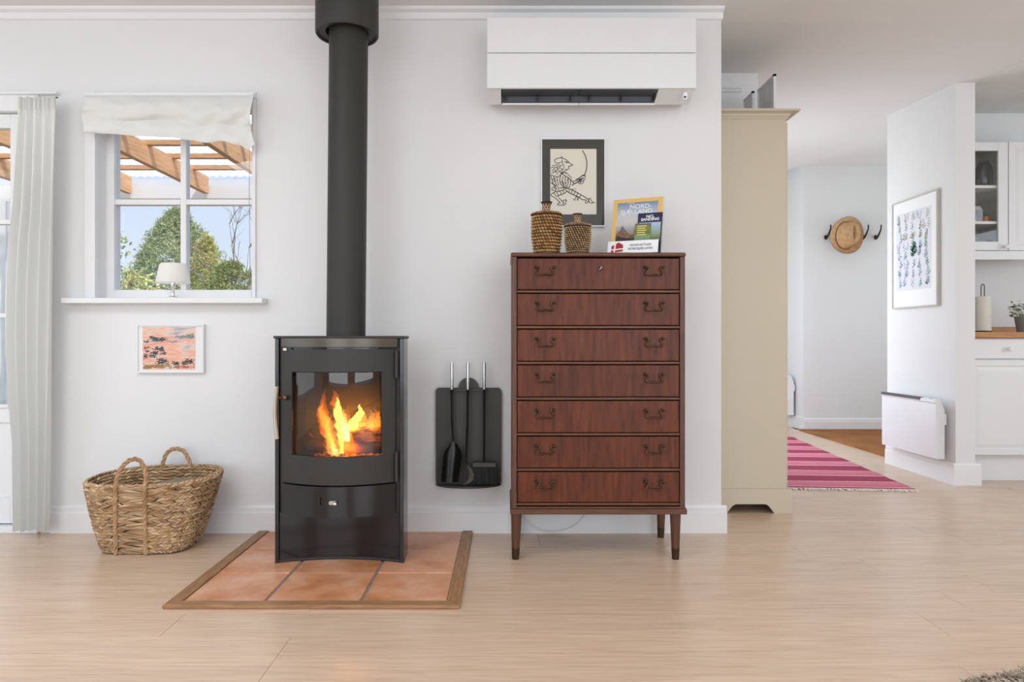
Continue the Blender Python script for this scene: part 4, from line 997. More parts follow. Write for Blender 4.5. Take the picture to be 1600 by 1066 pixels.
def poly(pts, d, mt, parent, name):
    m = MB(); q = [at(u, v, d) for u, v in pts]+[at(u, v, d+0.0003) for u, v in pts]; n = len(pts)
    m.add(q, [tuple(range(n)), tuple(range(n, 2*n))[::-1]]+[(i, (i+1) % n, n+(i+1) % n, n+i) for i in range(n)]); return m.build(name, mt, parent)
lg0 = [[(0.016, 0.008), (0.026, 0.006), (0.027, 0.016), (0.016, 0.017)], [(0.033, 0.007), (0.066, 0.010), (0.067, 0.019), (0.048, 0.018), (0.033, 0.016)],
       [(0.016, 0.023), (0.027, 0.022), (0.029, 0.041), (0.017, 0.036)], [(0.034, 0.022), (0.050, 0.024), (0.067, 0.025), (0.066, 0.040), (0.047, 0.052), (0.036, 0.046)]]
for k, p in enumerate(lg0): poly(p, 0.0222, red, sg, 'logo_block')
# magazine
def cover_mat(name, stops, axis_vec, v0, v1, nscale=25, namp=0.25):
    m, n, l, b = base(name); g = n.new('ShaderNodeNewGeometry')
    dt = n.new('ShaderNodeVectorMath'); dt.operation = 'DOT_PRODUCT'; dt.inputs[1].default_value = tuple(axis_vec)
    t = n.new('ShaderNodeTexCoord'); l.new(t.outputs['Object'], dt.inputs[0])
    mr = n.new('ShaderNodeMapRange'); mr.inputs[1].default_value = v0; mr.inputs[2].default_value = v1; l.new(dt.outputs['Value'], mr.inputs[0])
    nn = noise(n, l, nscale, (1, 1, 2.5), 4); ad_ = n.new('ShaderNodeMath'); ad_.operation = 'MULTIPLY_ADD'; ad_.inputs[1].default_value = namp; l.new(nn.outputs['Fac'], ad_.inputs[0]); l.new(mr.outputs[0], ad_.inputs[2])
    sb = n.new('ShaderNodeMath'); sb.operation = 'SUBTRACT'; sb.inputs[1].default_value = namp*0.5; l.new(ad_.outputs[0], sb.inputs[0])
    r = ramp(n, l, sb.outputs[0], stops); l.new(r.outputs[0], b.inputs['Base Color']); b.inputs['Roughness'].default_value = 0.35; return m
mg = thing('magazine', 'yellow-bordered travel magazine in the brochure stand', 'magazine', tuple(BO))
m = MB(); plate(m, 0.006, BW-0.008, 0.004, BH, -0.009, 0.006); m.build('cover', mat('yellow_cover', C(232, 188, 104), 0.4, var=0.04), mg)
ph = MB(); plate(ph, 0.024, BW-0.026, 0.03, BH-0.018, -0.003, 0.0004)
vz = U_/1.0
ph = ph.build('cover_photo', cover_mat('coast_photo', [(0.0, C(40, 36, 28)), (0.12, C(62, 58, 46)), (0.26, C(116, 100, 82)), (0.38, C(170, 152, 132)), (0.42, C(150, 164, 176)), (0.55, C(206, 200, 194)), (0.72, C(196, 200, 206)), (1.0, C(110, 140, 168))], U_, 0.03, BH-0.018, 40, 0.10), mg)
whi = mat('white_print', (0.82, 0.82, 0.82, 1), 0.5)
text('OPLEV', 0.010, at(0.085, BH-0.023, -0.0024), R_, U_, whi, mg)
text('NORD-', 0.029, at(0.125, BH-0.040, -0.0024), R_, U_, whi, mg, 0.0003)
text('SJÆLLAND', 0.029, at(0.108, BH-0.064, -0.0024), R_, U_, whi, mg, 0.0003)
rock = mat('dark_rock_print', C(58, 48, 42), 0.6, var=0.4, scale=60)
poly([(0.028, 0.062), (0.15, 0.062), (0.15, 0.085), (0.12, 0.098), (0.085, 0.095), (0.072, 0.112), (0.06, 0.128), (0.05, 0.142), (0.044, 0.122), (0.03, 0.105)], -0.0026, mat('warm_rock_print', C(120, 98, 80), 0.6, var=0.45, scale=70), mg, 'rock_picture')
poly([(0.028, 0.060), (0.16, 0.060), (0.15, 0.074), (0.10, 0.080), (0.05, 0.086), (0.028, 0.098)], -0.0024, rock, mg, 'rock_picture')
# small brochures
fd = thing('folder_brochure', 'navy-topped folded brochure at the right of the brochure stand', 'brochure', tuple(at(0.12, 0, 0)))
m = MB(); plate(m, 0.118, BW-0.004, 0.006, 0.192, -0.0015, 0.004); m.build('cover', mat('navy_cover', C(36, 42, 74), 0.4, var=0.08), fd)
text('NCL\nSANDING', 0.0175, at(0.170, 0.168, 0.0028), R_, U_, whi, fd, 0.0006)
m = MB(); plate(m, 0.124, BW-0.010, 0.06, 0.147, 0.0025, 0.0004); m.build('cover_photo', cover_mat('sky_meadow_photo', [(0.0, C(70, 90, 52)), (0.3, C(128, 150, 104)), (0.55, C(150, 172, 170)), (1.0, C(176, 198, 220))], U_, 0.06, 0.147, 60, 0.15), fd)
lf2 = thing('leaflet', 'small green leaflet in front of the navy-topped brochure', 'leaflet', tuple(at(0.11, 0, 0.01)))
m = MB(); plate(m, 0.108, 0.176, 0.006, 0.142, 0.0035, 0.003); m.build('sheet', cover_mat('green_leaflet', [(0.0, C(96, 120, 84)), (0.35, C(128, 158, 118)), (0.5, C(110, 118, 50)), (0.8, C(130, 134, 70)), (1.0, C(96, 104, 96))], U_, 0.05, 0.142, 70, 0.12), lf2)
yel = mat('yellow_print', C(226, 218, 130), 0.5)
for k in range(5):
    poly([(0.118, 0.128-k*0.010), (0.158-0.006*(k % 2), 0.128-k*0.010), (0.158-0.006*(k % 2), 0.132-k*0.010), (0.118, 0.132-k*0.010)], 0.0067, yel, lf2, 'print_line')

# power cable under the chest
m = MB(); cy3 = 3.275
m.tube([(X(p, cy3), cy3, Z(q, cy3)) for p, q in smooth([(812, 800), (822, 812), (835, 823), (850, 830), (870, 831), (890, 826), (905, 816), (915, 803)], 5)], 0.0035, 8)
o = m.build('power_cable', mat('white_cable', (0.8, 0.8, 0.8, 1), 0.4), None, True, org=(X(860, cy3), cy3, 0.0)); tag(o, 'white cable hanging in a loop under the chest of drawers', 'cable')

# ------------------------------------------------------------------ seagrass basket
BCX0, BCX1, BCY = -1.543, -1.531, 3.09
def bdim(v): 
    k = v**0.8
    return BCX0+(BCX1-BCX0)*k, 0.172+(0.280-0.172)*k, 0.128+(0.152-0.128)*k
def bz(a): return 0.300+0.012*math.cos(a)+0.015*math.sin(a)
def bS(a, v, off=0.0):
    c, hx_, hy_ = bdim(v); e = 2/(4.2-1.5*v)
    ca, sa = math.cos(a), math.sin(a)
    return Vector((c+(hx_+off)*math.copysign(abs(ca)**e, ca), BCY+(hy_+off)*math.copysign(abs(sa)**e, sa), 0.004+bz(a)*v))
SEAG = strands('seagrass', [C(140, 110, 80), C(196, 166, 130), C(226, 200, 166), C(170, 134, 96), C(208, 174, 128)], 0.75)
DARKG = mat('dark_woven_core', C(58, 42, 29), 0.9)
bk = thing('wicker_basket', 'oval seagrass basket with two rope handles left of the stove', 'basket', (BCX0, BCY, 0))
m = MB()
m.grid(lambda u, v: bS(2*PI*u, v, -0.004), 72, 12, True); m.grid(lambda u, v: bS(2*PI*u, v, -0.012), 72, 12, True)
m.add([bS(2*PI*k/72, 0.0, -0.004) for k in range(72)], [tuple(range(72))]); m.build('basket_core', DARKG, bk, True)
rg = random.Random(21); m = MB()
NR = 22
def stitch(m, a, v, da, dv, off, inn=1, th=1.0):
    n = 3; P = []
    for k in range(n+1):
        t = k/n-0.5; P.append((bS(a+da*t, max(0, min(1.0, v+dv*t)), off)))
    c = (P[1]+P[2])/2; t_ = (P[3]-P[0]).normalized(); nrm = Vector((math.cos(a)*0.7, math.sin(a), 0.1)).normalized()*inn
    up = nrm.cross(t_).normalized(); r = 0.0066*th
    ring = []
    vs_ = [P[0]]
    for q in (P[1], P[2]):
        vs_ += [q+up*r, q+nrm*r*1.1, q-up*r]
    vs_.append(P[3])
    m.add(vs_, [(0, 1, 2), (0, 2, 3), (1, 4, 5, 2), (2, 5, 6, 3), (7, 5, 4), (7, 6, 5)])
for r in range(NR):
    v = (r+0.5)/NR; N = 54
    for k in range(N):
        a = 2*PI*(k+0.5*(r % 2)+rg.uniform(-.15, .15))/N
        stitch(m, a, v+rg.uniform(-.004, .004), 2*PI/N*1.55, (0.045 if r % 2 else -0.045)*rg.uniform(.7, 1.3), 0.0, 1, rg.uniform(.85, 1.2))
for r in range(8):
    v = 1-(r+0.5)/NR; N = 60
    for k in range(N):
        a = 2*PI*(k+0.5*(r % 2))/N
        stitch(m, a, v, 2*PI/N*1.5, (0.035 if r % 2 else -0.035), -0.014, -1)
m.build('weave', SEAG, bk, True, kind='stuff')
m = MB()
for k in range(120):
    a = 2*PI*k/120; stitch(m, a, 1.0, 0.11, 0, -0.004 if k % 2 else -0.010, 1, 1.35)
for k in range(120):
    P = bS(2*PI*k/120, 1.0, -0.006); Q = bS(2*PI*(k+1.9)/120, 1.0, -0.006)
    s_ = 0.006*(1 if k % 2 else -1); m.tube([P+Vector((0, 0, 0.000)), (P+Q)/2+Vector((0, 0, 0.006)), Q+Vector((0, 0, 0.001))], [0.002, 0.006, 0.002], 5)
m.build('rim_braid', SEAG, bk, True, kind='stuff')
ROPE = mat('seagrass_rope', C(200, 166, 124), 0.8, col2=C(156, 118, 78), scale=40)
def rope(path, name, r=0.0068):
    pts = [Vector(p) for p in path]; D = []
    for i in range(len(pts)-1):
        for k in range(6): D.append(pts[i].lerp(pts[i+1], k/6))
    D.append(pts[-1])
    for _ in range(2): D = [D[0]]+[(D[i-1]+D[i]*2+D[i+1])/4 for i in range(1, len(D)-1)]+[D[-1]]
    m = MB(); up = Vector((0, -1, 0.01)); L = 0
    fr = []
    for i, p in enumerate(D):
        d = (D[min(i+1, len(D)-1)]-D[max(i-1, 0)]).normalized(); up = (up-d*up.dot(d)).normalized(); fr.append((p, up.copy(), d.cross(up), L))
        if i < len(D)-1: L += (D[i+1]-p).length
    for s_ in range(3):
        m.tube([p+u*math.cos(l/0.013+s_*2.094)*r*0.75+w_*math.sin(l/0.013+s_*2.094)*r*0.75 for p, u, w_, l in fr], r*0.72, 6)
    m.build(name, ROPE, bk, True)
def front(px, v):
    c, hx_, hy_ = bdim(v); y = BCY-hy_-0.008; return Vector((X(px, y), y, 0.004+0.285*v))
hp = [front(181, 0.0), front(180, 0.3), front(180, 0.65), front(180, 0.97)]
hp2 = [front(226, 0.97), front(226, 0.65), front(227, 0.3), front(228, 0.0)]
yl = hp[-1].y
arch = [Vector((X(p, yl), yl+0.006, Z(q, yl))) for p, q in ((182, 745), (189, 730), (200, 720), (210, 717), (219, 721), (225, 734), (228, 748))]
rope(hp+arch+hp2, 'handle')
yb_ = 3.236
arch2 = [Vector((X(p, yb_), yb_, Z(q, yb_))) for p, q in ((252, 745), (254, 725), (259, 710), (268, 702), (278, 701), (288, 705), (294, 716), (298, 727), (299, 745))]
rope(arch2, 'handle')
m = MB()
def cl(u, v): return (BCX1+(u-0.5)*0.40, BCY+(v-0.5)*0.20, 0.255+0.012*math.sin(u*7+v*3)+0.015*u)
m.slab(cl, 16, 8, (0, 0, -0.05)); o = m.build('folded_cloth', cloth('taupe_cloth', C(150, 138, 118), 0.0), None, True, org=(BCX1, BCY, 0.2)); tag(o, 'taupe folded cloth lying inside the seagrass basket', 'cloth')

# ------------------------------------------------------------------ sunset painting
py_ = 3.284
def P2(px, py): return (X(px, py_), Z(py, py_))
fx0, fz1_ = P2(212.5, 507); fx1_, fz0_ = P2(318, 583)
sp = thing('framed_painting', 'small white-framed pink sunset painting under the window', 'picture', ((fx0+fx1_)/2, WY, fz0_))
fb = 0.008
m = MB(); m.box(fx0, fx0+fb, py_, WY, fz0_, fz1_); m.box(fx1_-fb, fx1_, py_, WY, fz0_, fz1_); m.box(fx0+fb, fx1_-fb, py_, WY, fz0_, fz0_+fb); m.box(fx0+fb, fx1_-fb, py_, WY, fz1_-fb, fz1_)
m.build('frame', M['white_lac'], sp, bev=0.0015)
B(fx0+fb, fx1_-fb, py_+0.006, WY-0.001, fz0_+fb, fz1_-fb).build('mount', M['paper'], sp)
ax0, az1_ = P2(222, 511); ax1, az0_ = P2(304.5, 577.5)
def sunset():
    m, n, l, b = base('sunset_wash')
    t = noise(n, l, 9.0, (1.0, 1, 4.0), 3); t2 = noise(n, l, 14.0, (0.8, 1, 4.0), 3)
    r = ramp(n, l, t.outputs['Fac'], [(0.30, C(170, 178, 186)), (0.40, C(226, 206, 196)), (0.47, C(248, 212, 190)), (0.54, C(246, 176, 146)), (0.64, C(244, 218, 194))])
    r2 = ramp(n, l, t2.outputs['Fac'], [(0.48, (1, 1, 1, 1)), (0.7, C(244, 190, 184))])
    l.new(mixc(n, l, 0.6, r.outputs[0], r2.outputs[0], 'MULTIPLY'), b.inputs['Base Color']); b.inputs['Roughness'].default_value = 0.6; return m
art = B(ax0, ax1, py_+0.0045, py_+0.006, az0_, az1_).build('painting', sunset(), sp)
def pt(cx_, cy_): return P2(200+cx_*0.0938, 495+cy_*0.0938)       # zoom-crop pixels
def blobs(lst, mt, name, seed, d=0.0042, kmin=7):
    rg = random.Random(seed); m = MB(); dd = d
    for (cx_, cy_, rx, ry, n_) in lst:
        for _ in range(int(n_*1.5)):
            qx, qy = cx_+rg.gauss(0, 0.55)*rx, cy_+rg.gauss(0, 0.6)*ry; s1, s2 = rg.uniform(7, 24), rg.uniform(4, 12)
            qx = min(1085, max(262, qx)); dd -= 0.0000005
            pts_ = [pt(qx+s1*math.cos(a)*rg.uniform(.6, 1.2), qy+s2*math.sin(a)*rg.uniform(.6, 1.2)) for a in [2*PI*k/7 for k in range(7)]]
            m.add([(x, py_+dd, z) for x, z in pts_], [tuple(range(7))])
    m.build(name, mt, art, kind='stuff')
blobs([(950, 335, 140, 22, 60), (1040, 320, 40, 28, 30)], mat('slate_paint', C(118, 142, 150), 0.7), 'cloud_strokes', 1, 0.00435)
blobs([(420, 400, 160, 18, 30), (760, 415, 90, 14, 25)], mat('lilac_paint', C(160, 156, 176), 0.7), 'cloud_strokes', 2, 0.00432)
blobs([(500, 825, 240, 26, 80), (330, 840, 80, 28, 40)], mat('ochre_paint', C(160, 122, 62), 0.7, var=0.2, scale=60), 'ground_strokes', 3, 0.0043)
blobs([(880, 840, 200, 16, 40)], mat('rust_paint', C(176, 96, 62), 0.7, var=0.2, scale=60), 'ground_strokes', 4, 0.0043)
blobs([(500, 375, 130, 26, 55), (400, 350, 50, 20, 18), (300, 420, 40, 12, 10), (520, 540, 90, 32, 36), (600, 610, 40, 16, 10), (390, 655, 50, 40, 24), (560, 740, 90, 45, 60), (440, 600, 40, 30, 16)], mat('dark_foliage_paint', C(52, 60, 66), 0.7, var=0.4, scale=60), 'tree_strokes', 5, 0.0042)
blobs([(280, 660, 30, 40, 20), (310, 510, 50, 15, 10), (310, 580, 50, 14, 10), (630, 730, 30, 25, 8)], mat('maroon_paint', C(110, 60, 58), 0.7, var=0.3, scale=60), 'tree_strokes', 6, 0.00425)
blobs([(795, 785, 55, 28, 30), (1010, 745, 70, 38, 45), (940, 770, 50, 30, 16)], mat('dark_bush_paint', C(58, 52, 40), 0.7, var=0.4, scale=60), 'bush_strokes', 7, 0.00415)
B(fx0+fb, fx1_-fb, py_+0.001, py_+0.0015, fz0_+fb, fz1_-fb).build('picture_glass', M['acrylic'], sp)

# ------------------------------------------------------------------ heat pump
HF = 3.078
ax_, bx_ = X(761, HF), X(1088, HF); hzt, hzm, hzb = Z(27, HF), Z(83, HF), Z(138, HF)
hp_ = thing('heat_pump', 'white wall-mounted heat pump above the chest of drawers', 'heat pump', ((ax_+bx_)/2, WY, 1.95))
yu, zu = 3.20, Z(163.5, 3.20)
hw_mat = mat('white_plastic', (0.82, 0.83, 0.84, 1), 0.32, var=0.008)
ox0, ox1 = X(783, 3.10), X(1029, 3.10)
m = MB()
prof = [(HF+0.012, hzt), (WY, hzt), (WY, Z(160, WY)), (yu, zu), (HF+0.014, hzb+0.002)]
m.prism([(p[0], p[1]) for p in prof], ax_+0.002, ox0, 'x'); m.prism([(p[0], p[1]) for p in prof], ox1, bx_-0.002, 'x')
m.prism([(HF+0.012, hzt), (WY, hzt), (WY, Z(160, WY)), (yu+0.005, zu+0.003), (3.19, hzb+0.05), (HF+0.014, hzb+0.05)], ox0, ox1, 'x')
m.build('housing', hw_mat, hp_)
m = MB(); m.box(ax_, bx_, HF, HF+0.014, hzm+0.003, hzt); m.build('upper_front_panel', hw_mat, hp_, bev=0.003)
m = MB(); m.box(ax_, bx_, HF-0.003, HF+0.014, hzb, hzm-0.001); m.build('lower_front_panel', hw_mat, hp_, bev=0.003)
dk = mat('dark_grey_outlet', C(78, 82, 90), 0.4)
m = MB(); m.box(ox0, ox1, 3.105, 3.186, hzb+0.03, hzb+0.045); m.build('air_outlet', dk, hp_)
m = MB(); m.prism([(3.176, hzb+0.03), (3.186, hzb+0.03), (3.206, zu+0.006), (3.196, zu+0.006)], ox0, ox1, 'x'); m.build('outlet_back', dk, hp_)
blade = MB(); 
xm_ = X(905, 3.13)
for a, b_ in ((ox0+0.006, xm_-0.002), (xm_+0.002, ox1-0.006)):
    m = MB(); m.prism([(3.150, Z(164, 3.15)+0.001), (3.205, zu-0.002), (3.206, zu+0.003), (3.150, Z(164, 3.15)+0.008)], a, b_, 'x'); m.build('lower_flap', hw_mat, hp_)
    m = MB(); m.prism([(3.105, hzb+0.004), (3.165, hzb-0.002), (3.165, hzb+0.001), (3.105, hzb+0.008)], a, b_, 'x'); m.build('upper_flap', dk, hp_)
for px in (790, 841, 892, 921, 971, 1022):
    m = MB(); m.prism([(3.14, hzb+0.002), (3.19, hzb+0.01), (3.195, zu+0.012), (3.16, zu+0.008)], X(px, 3.16)-0.001, X(px, 3.16)+0.001, 'x'); m.build('vane', mat('vane_grey', C(52, 54, 60), 0.5), hp_)
m = MB(); m.prism(rrect(X(1066.5, 3.11), X(1073.5, 3.11), Z(157, 3.11), Z(145, 3.11), 0.009), 3.098, 3.15, 'y'); sn = m.build('sensor', hw_mat, hp_, True, bev=0.002)
m = MB(); m.lathe([(0.0045, 0), (0.0045, -0.003), (0.002, -0.004)], (X(1070, 3.10), 3.098, Z(152, 3.10)), 14, 'y'); m.build('sensor_eye', M['gloss_black'], sn, True)

# ------------------------------------------------------------------ wardrobe in the nook
VX0, VX1, VY0, VY1 = 1.075, X(1229, 3.685), 3.685, 4.19
wd = thing('wardrobe', 'tall beige painted wardrobe end behind the wall corner', 'wardrobe', ((VX0+VX1)/2, (VY0+VY1)/2, 0))
vt, vc = Z(170, 3.64), Z(186, 3.685)
B(VX0, VX1, VY0, VY1, 0.06, vc+0.01).build('carcass', M['beige'], wd, bev=0.003)
m = MB(); rings = [(0.0, vc), (0.006, vc), (0.006, vc+0.010), (0.012, vc+0.012), (0.014, vc+0.024), (0.030, vc+0.034), (0.050, vt-0.012), (0.052, vt-0.010), (0.052, vt)]
vs_, fs_ = [], []
for o_, z in rings: vs_ += [(VX0-o_, VY0-o_, z), (VX1+o_, VY0-o_, z), (VX1+o_, VY1, z), (VX0-o_, VY1, z)]
for i in range(len(rings)-1):
    for k in range(4): fs_.append((i*4+k, i*4+(k+1) % 4, (i+1)*4+(k+1) % 4, (i+1)*4+k))
n_ = len(rings); fs_ += [(0, 3, 2, 1), tuple(range(4*n_-4, 4*n_))]
m.add(vs_, fs_); m.build('cornice', M['beige'], wd)
pz = Z(764, 3.67); xa, xb2 = VX0-0.022, VX1+0.022
am = 0.048; fwid = 28*3.67/F
arcp = [(xa, 0), (xa+fwid, 0)]+[(xa+fwid+0.05*(k/6), am*math.sin(PI/2*k/6)) for k in range(1, 7)]+[(xb2-fwid-0.05*(1-k/6), am*math.cos(PI/2*k/6)) for k in range(0, 6)]+[(xb2-fwid, 0), (xb2, 0), (xb2, pz-0.004), (xb2-0.004, pz), (xa+0.004, pz), (xa, pz-0.004)]
m = MB(); m.prism(arcp, VY0-0.020, VY0, 'y'); m.build('plinth_board', M['beige'], wd)
B(xb2-0.02, xb2, VY0, VY1, 0, pz).build('plinth_side', M['beige'], wd)
# door on the hall side
d_ = B(VX1, VX1+0.018, VY0+0.03, VY1-0.01, pz+0.01, vc-0.01).build('door', M['beige'], wd, bev=0.003)
m = MB(); m.sphere((VX1+0.034, VY1-0.05, 1.05), 0.016); m.build('knob', M['brass'], d_, True)
for nm, lab, y0, y1, x, sd in (('framed_print', 'white framed print standing on the wardrobe, nearest the wall corner', 3.76, 4.0, 1.424, 1), ('framed_print', 'white framed print farther back on the wardrobe top', 4.02, 4.165, 1.40, 2)):
    o = thing(nm, lab, 'picture', (x, (y0+y1)/2, vt)); z1 = vt+0.225
    m = MB(); m.box(x, x+0.014, y0, y0+0.012, vt+0.001, z1); m.box(x, x+0.014, y1-0.012, y1, vt+0.001, z1); m.box(x, x+0.014, y0, y1, vt+0.001, vt+0.013); m.box(x, x+0.014, y0, y1, z1-0.012, z1); m.build('frame', M['white_lac'], o)
    B(x+0.004, x+0.012, y0+0.01, y1-0.01, vt+0.01, z1-0.01).build('sheet', mat('pale_grey_print', (0.85, 0.85, 0.86, 1), 0.6, col2=C(206, 207, 210), scale=14), o)
m = MB(); m.prism([(4.2, Z(143, 4.18)), (4.185, Z(143, 4.18)), (4.18, Z(143, 4.18)+0.004), (4.18, Z(143, 4.18)+0.012), (4.2, Z(143, 4.18)+0.03)], 1.0, X(1160, 4.18), 'x'); m.build('trim_2', M['trim'], kind='structure')

# ------------------------------------------------------------------ hall: heaters, print, hat, hooks, rugs
def heater(name, label, xf, y0, y1, z0, z1, xwall, dark_from, dark_to):
    o = thing(name, label, 'heater', (xf+0.03, (y0+y1)/2, z0))
    m = MB(); m.prism([(xf, z0), (xf+0.055, z0), (xf+0.055, z1-0.07), (xf+0.03, z1-0.005), (xf+0.022, z1), (xf+0.002, z1), (xf-0.006, z1-0.004), (xf-0.006, z1-0.022), (xf, z1-0.026)], y0, y1, 'y'); m.build('body', hw_mat, o, bev=0.002)
    B(xf-0.008, xf+0.021, dark_from, dark_to, z1-0.016, z1+0.002).build('grille', mat('heater_grille_grey', C(84, 84, 84), 0.6), o)
    B(xf+0.003, xf+0.012, y0+0.05, y0+0.08, z1-0.004, z1+0.0015).build('display', mat('heater_display_grey', C(150, 150, 152), 0.4), o)
    B(xf+0.055, xwall, y0+0.12, y0+0.16, z0+0.05, z1-0.12).build('wall_bracket', hw_mat, o); B(xf+0.055, xwall, y1-0.16, y1-0.12, z0+0.05, z1-0.12).build('wall_bracket', hw_mat, o)
    B(xf+0.055, xf+0.066, y0+0.001, y0+0.05, z1-0.16, z1-0.09).build('cable_box', hw_mat, o)
    return o
heater('panel_heater', 'white panel heater on the stub wall below the botanical print', 2.700, 4.44, 5.08, 0.150, 0.525, PX0, 4.60, 5.075)
hxf = EX-0.085
heater('panel_heater', 'white panel heater at the corridor corner beyond the wardrobe', hxf, 7.22, 7.90, Z(649, 7.22), Z(587, 7.22), EX, 7.30, 7.89)
# botanical print on the stub wall
qx = PX0-0.022; qy0, qy1, qz0, qz1 = 4.535, 5.065, 1.118, 1.868
bp_ = thing('botanical_print', 'tall framed botanical chart on the white stub wall', 'picture', (PX0, (qy0+qy1)/2, qz0))
m = MB(); f_ = 0.010
m.box(qx, PX0, qy0, qy0+f_, qz0, qz1); m.box(qx, PX0, qy1-f_, qy1, qz0, qz1); m.box(qx, PX0, qy0+f_, qy1-f_, qz0, qz0+f_); m.box(qx, PX0, qy0+f_, qy1-f_, qz1-f_, qz1); m.build('frame', mat('pale_oak_grey_frame', C(196, 192, 184), 0.5), bp_, bev=0.001)
sh_ = B(qx+0.006, PX0-0.001, qy0+f_, qy1-f_, qz0+f_, qz1-f_).build('mount', M['paper'], bp_)
B(qx+0.0052, qx+0.006, qy0+0.07, qy1-0.05, qz0+0.12, qz1-0.09).build('chart_sheet', mat('pale_chart_paper', C(226, 228, 234), 0.7, var=0.02), bp_)
cols = {'grey_green': C(158, 166, 156), 'teal': C(138, 178, 168), 'lavender': C(168, 174, 204), 'brown': C(172, 160, 144), 'slate': C(166, 174, 188)}
ms = {k: MB() for k in cols}; rg = random.Random(31)
ya, yb2 = qy0+0.08, qy1-0.06; za, zb2 = qz0+0.14, qz1-0.10
org = Vector((qx+0.0048, 0, 0)); ux = Vector((0, -1, 0)); uz = Vector((0, 0, 1)); nr = Vector((-1, 0, 0))
def sprig(m, y, z, hgt, wid, n):
    lean = rg.gauss(0, 0.12)*hgt
    ribbon(m, [(-y, z-hgt/2), (-(y+lean*0.4), z), (-(y+lean), z+hgt/2)], 0.0022, 0.0, org, ux, uz, nr)
    for k in range(n):
        t = (k+0.6)/n; sd = 1 if k % 2 else -1; py0 = z-hgt/2+hgt*t; y0 = y+lean*t
        L = wid*(1.15-0.6*t)*rg.uniform(.7, 1.2); dz_ = L*rg.uniform(.2, .8)
        a = Vector((-(y0), py0)); b_ = a+Vector((sd*L, dz_)); mid_ = (a+b_)/2; nn = Vector((-(b_-a).y, (b_-a).x))*rg.uniform(.14, .28)
        m.add([org+ux*p.x+uz*p.y for p in (a, mid_+nn, b_, mid_-nn)], [(0, 1, 2, 3)])
for ci in range(5):
    y = ya+(yb2-ya)*(ci+0.5)/5
    for ri in range(8):
        z = zb2-(zb2-za)*(ri+0.5)/8
        if ri <= 2: c_ = rg.choice(['grey_green', 'brown', 'grey_green', 'slate'])
        elif ri <= 4: c_ = rg.choice(['teal', 'grey_green', 'slate', 'lavender'])
        else: c_ = rg.choice(['lavender', 'lavender', 'slate', 'teal'])
        for _ in range(2): sprig(ms[c_], y+rg.gauss(0, .012), z+rg.gauss(0, .006), rg.uniform(.045, .07), rg.uniform(.014, .024), rg.randint(5, 9))
for k in range(4): sprig(ms['teal'], 4.80+rg.gauss(0, .02), 1.54+rg.gauss(0, .02), 0.09, 0.035, 9)
for k, mm in ms.items(): mm.build('plant_drawings', mat(k+'_print', cols[k], 0.8), bp_, kind='stuff')
# coat hooks and hat on the entry wall
hkm = mat('dark_bronze_hook', C(58, 46, 40), 0.45, 0.6)
def hook_(px, lab):
    yy = HY-0.002; x = X(px, 7.02); z = Z(368.5, 7.02)
    o = thing('coat_hook', lab, 'hook', (x, HY, z), 'coat hooks on the entry wall')
    m = MB(); m.lathe([(0.022, 0), (0.020, -0.008), (0.010, -0.012)], (x-0.01, HY, z-0.01), 14, 'y', sx=0.8, sy=1.1); m.build('back_plate', hkm, o, True)
    m = MB(); m.tube([(x-0.012, HY-0.01, z-0.012), (x-0.016, HY-0.045, z-0.016), (x-0.004, HY-0.06, z+0.02), (x+0.010, HY-0.065, z+0.065), (x+0.014, HY-0.06, z+0.10)], [0.011, 0.011, 0.009, 0.007, 0.006], 8); m.sphere((x+0.014, HY-0.06, z+0.10), 0.0075, 8, 6); m.build('upper_prong', hkm, o, True)
    m = MB(); m.tube([(x-0.012, HY-0.01, z-0.016), (x-0.022, HY-0.04, z-0.026), (x-0.034, HY-0.055, z-0.010), (x-0.036, HY-0.056, z+0.004)], [0.010, 0.010, 0.009, 0.009], 8); m.build('lower_prong', hkm, o, True)
    return o
hook_(1294.5, 'dark bronze coat hook left of the straw hat')
hook_(1353, 'dark bronze coat hook touching the right side of the straw hat')
hook_(1373, 'dark bronze coat hook farthest right on the entry wall')
hy_ = 6.95; hcx, hcz = X(1324, hy_), Z(368, hy_)
hat = thing('straw_hat', 'tan straw hat with a creased crown hanging on the entry wall', 'hat', (hcx, HY, hcz))
sc_ = hy_/F
def hatp(u, v):                     # u angle, v 0 centre..1 rim
    a = 2*PI*u; 
    if v < 0.55:
        r = v/0.55
        if r < 0.62: q = r/0.62; f_ = 0.80*q; h_ = 0.115-0.022*q**2
        else: q = (r-0.62)/0.38; f_ = 0.80+0.20*q**1.5; h_ = 0.093*(1-q)
        rx, rz = 15.5*f_, 21.0*f_
        crease = 0.050*math.exp(-((rx*math.cos(a)-2.5)/2.6)**2)*max(0, 1-r/0.75)**0.4*math.exp(-((rz*math.sin(a)-1)/12)**4)
        x, z, y = rx*math.cos(a)-2, rz*math.sin(a), hy_+0.01-h_+crease
        x += 4.2*(h_/0.115); z += 1.6*(h_/0.115)
    else:
        k = (v-0.55)/0.45; rx, rz = 15.5+(24.2-15.5)*k, 21.0+(29-21.0)*k
        x, z = rx*math.cos(a)-2*(1-k), rz*math.sin(a); y = hy_+0.01+0.018*k*math.cos(2*a)+0.03*k*k*math.cos(a-2.4)-0.012*k*k
    x += 2.5*z/29*v
    return Vector((hcx+x*sc_, y, hcz+z*sc_))
STRAW = mat('tan_straw', C(210, 170, 126), 0.75, col2=C(184, 142, 100), scale=30, bump=0.3, bscale=250)
m = MB(); m.grid(hatp, 64, 40, True); o = m.build('crown_and_brim', STRAW, hat, True)
sol = o.modifiers.new('thick', 'SOLIDIFY'); sol.thickness = 0.004
m = MB()
bd = [(hatp(k/64, 0.549)+Vector((0, -0.004, 0))) for k in range(64)]
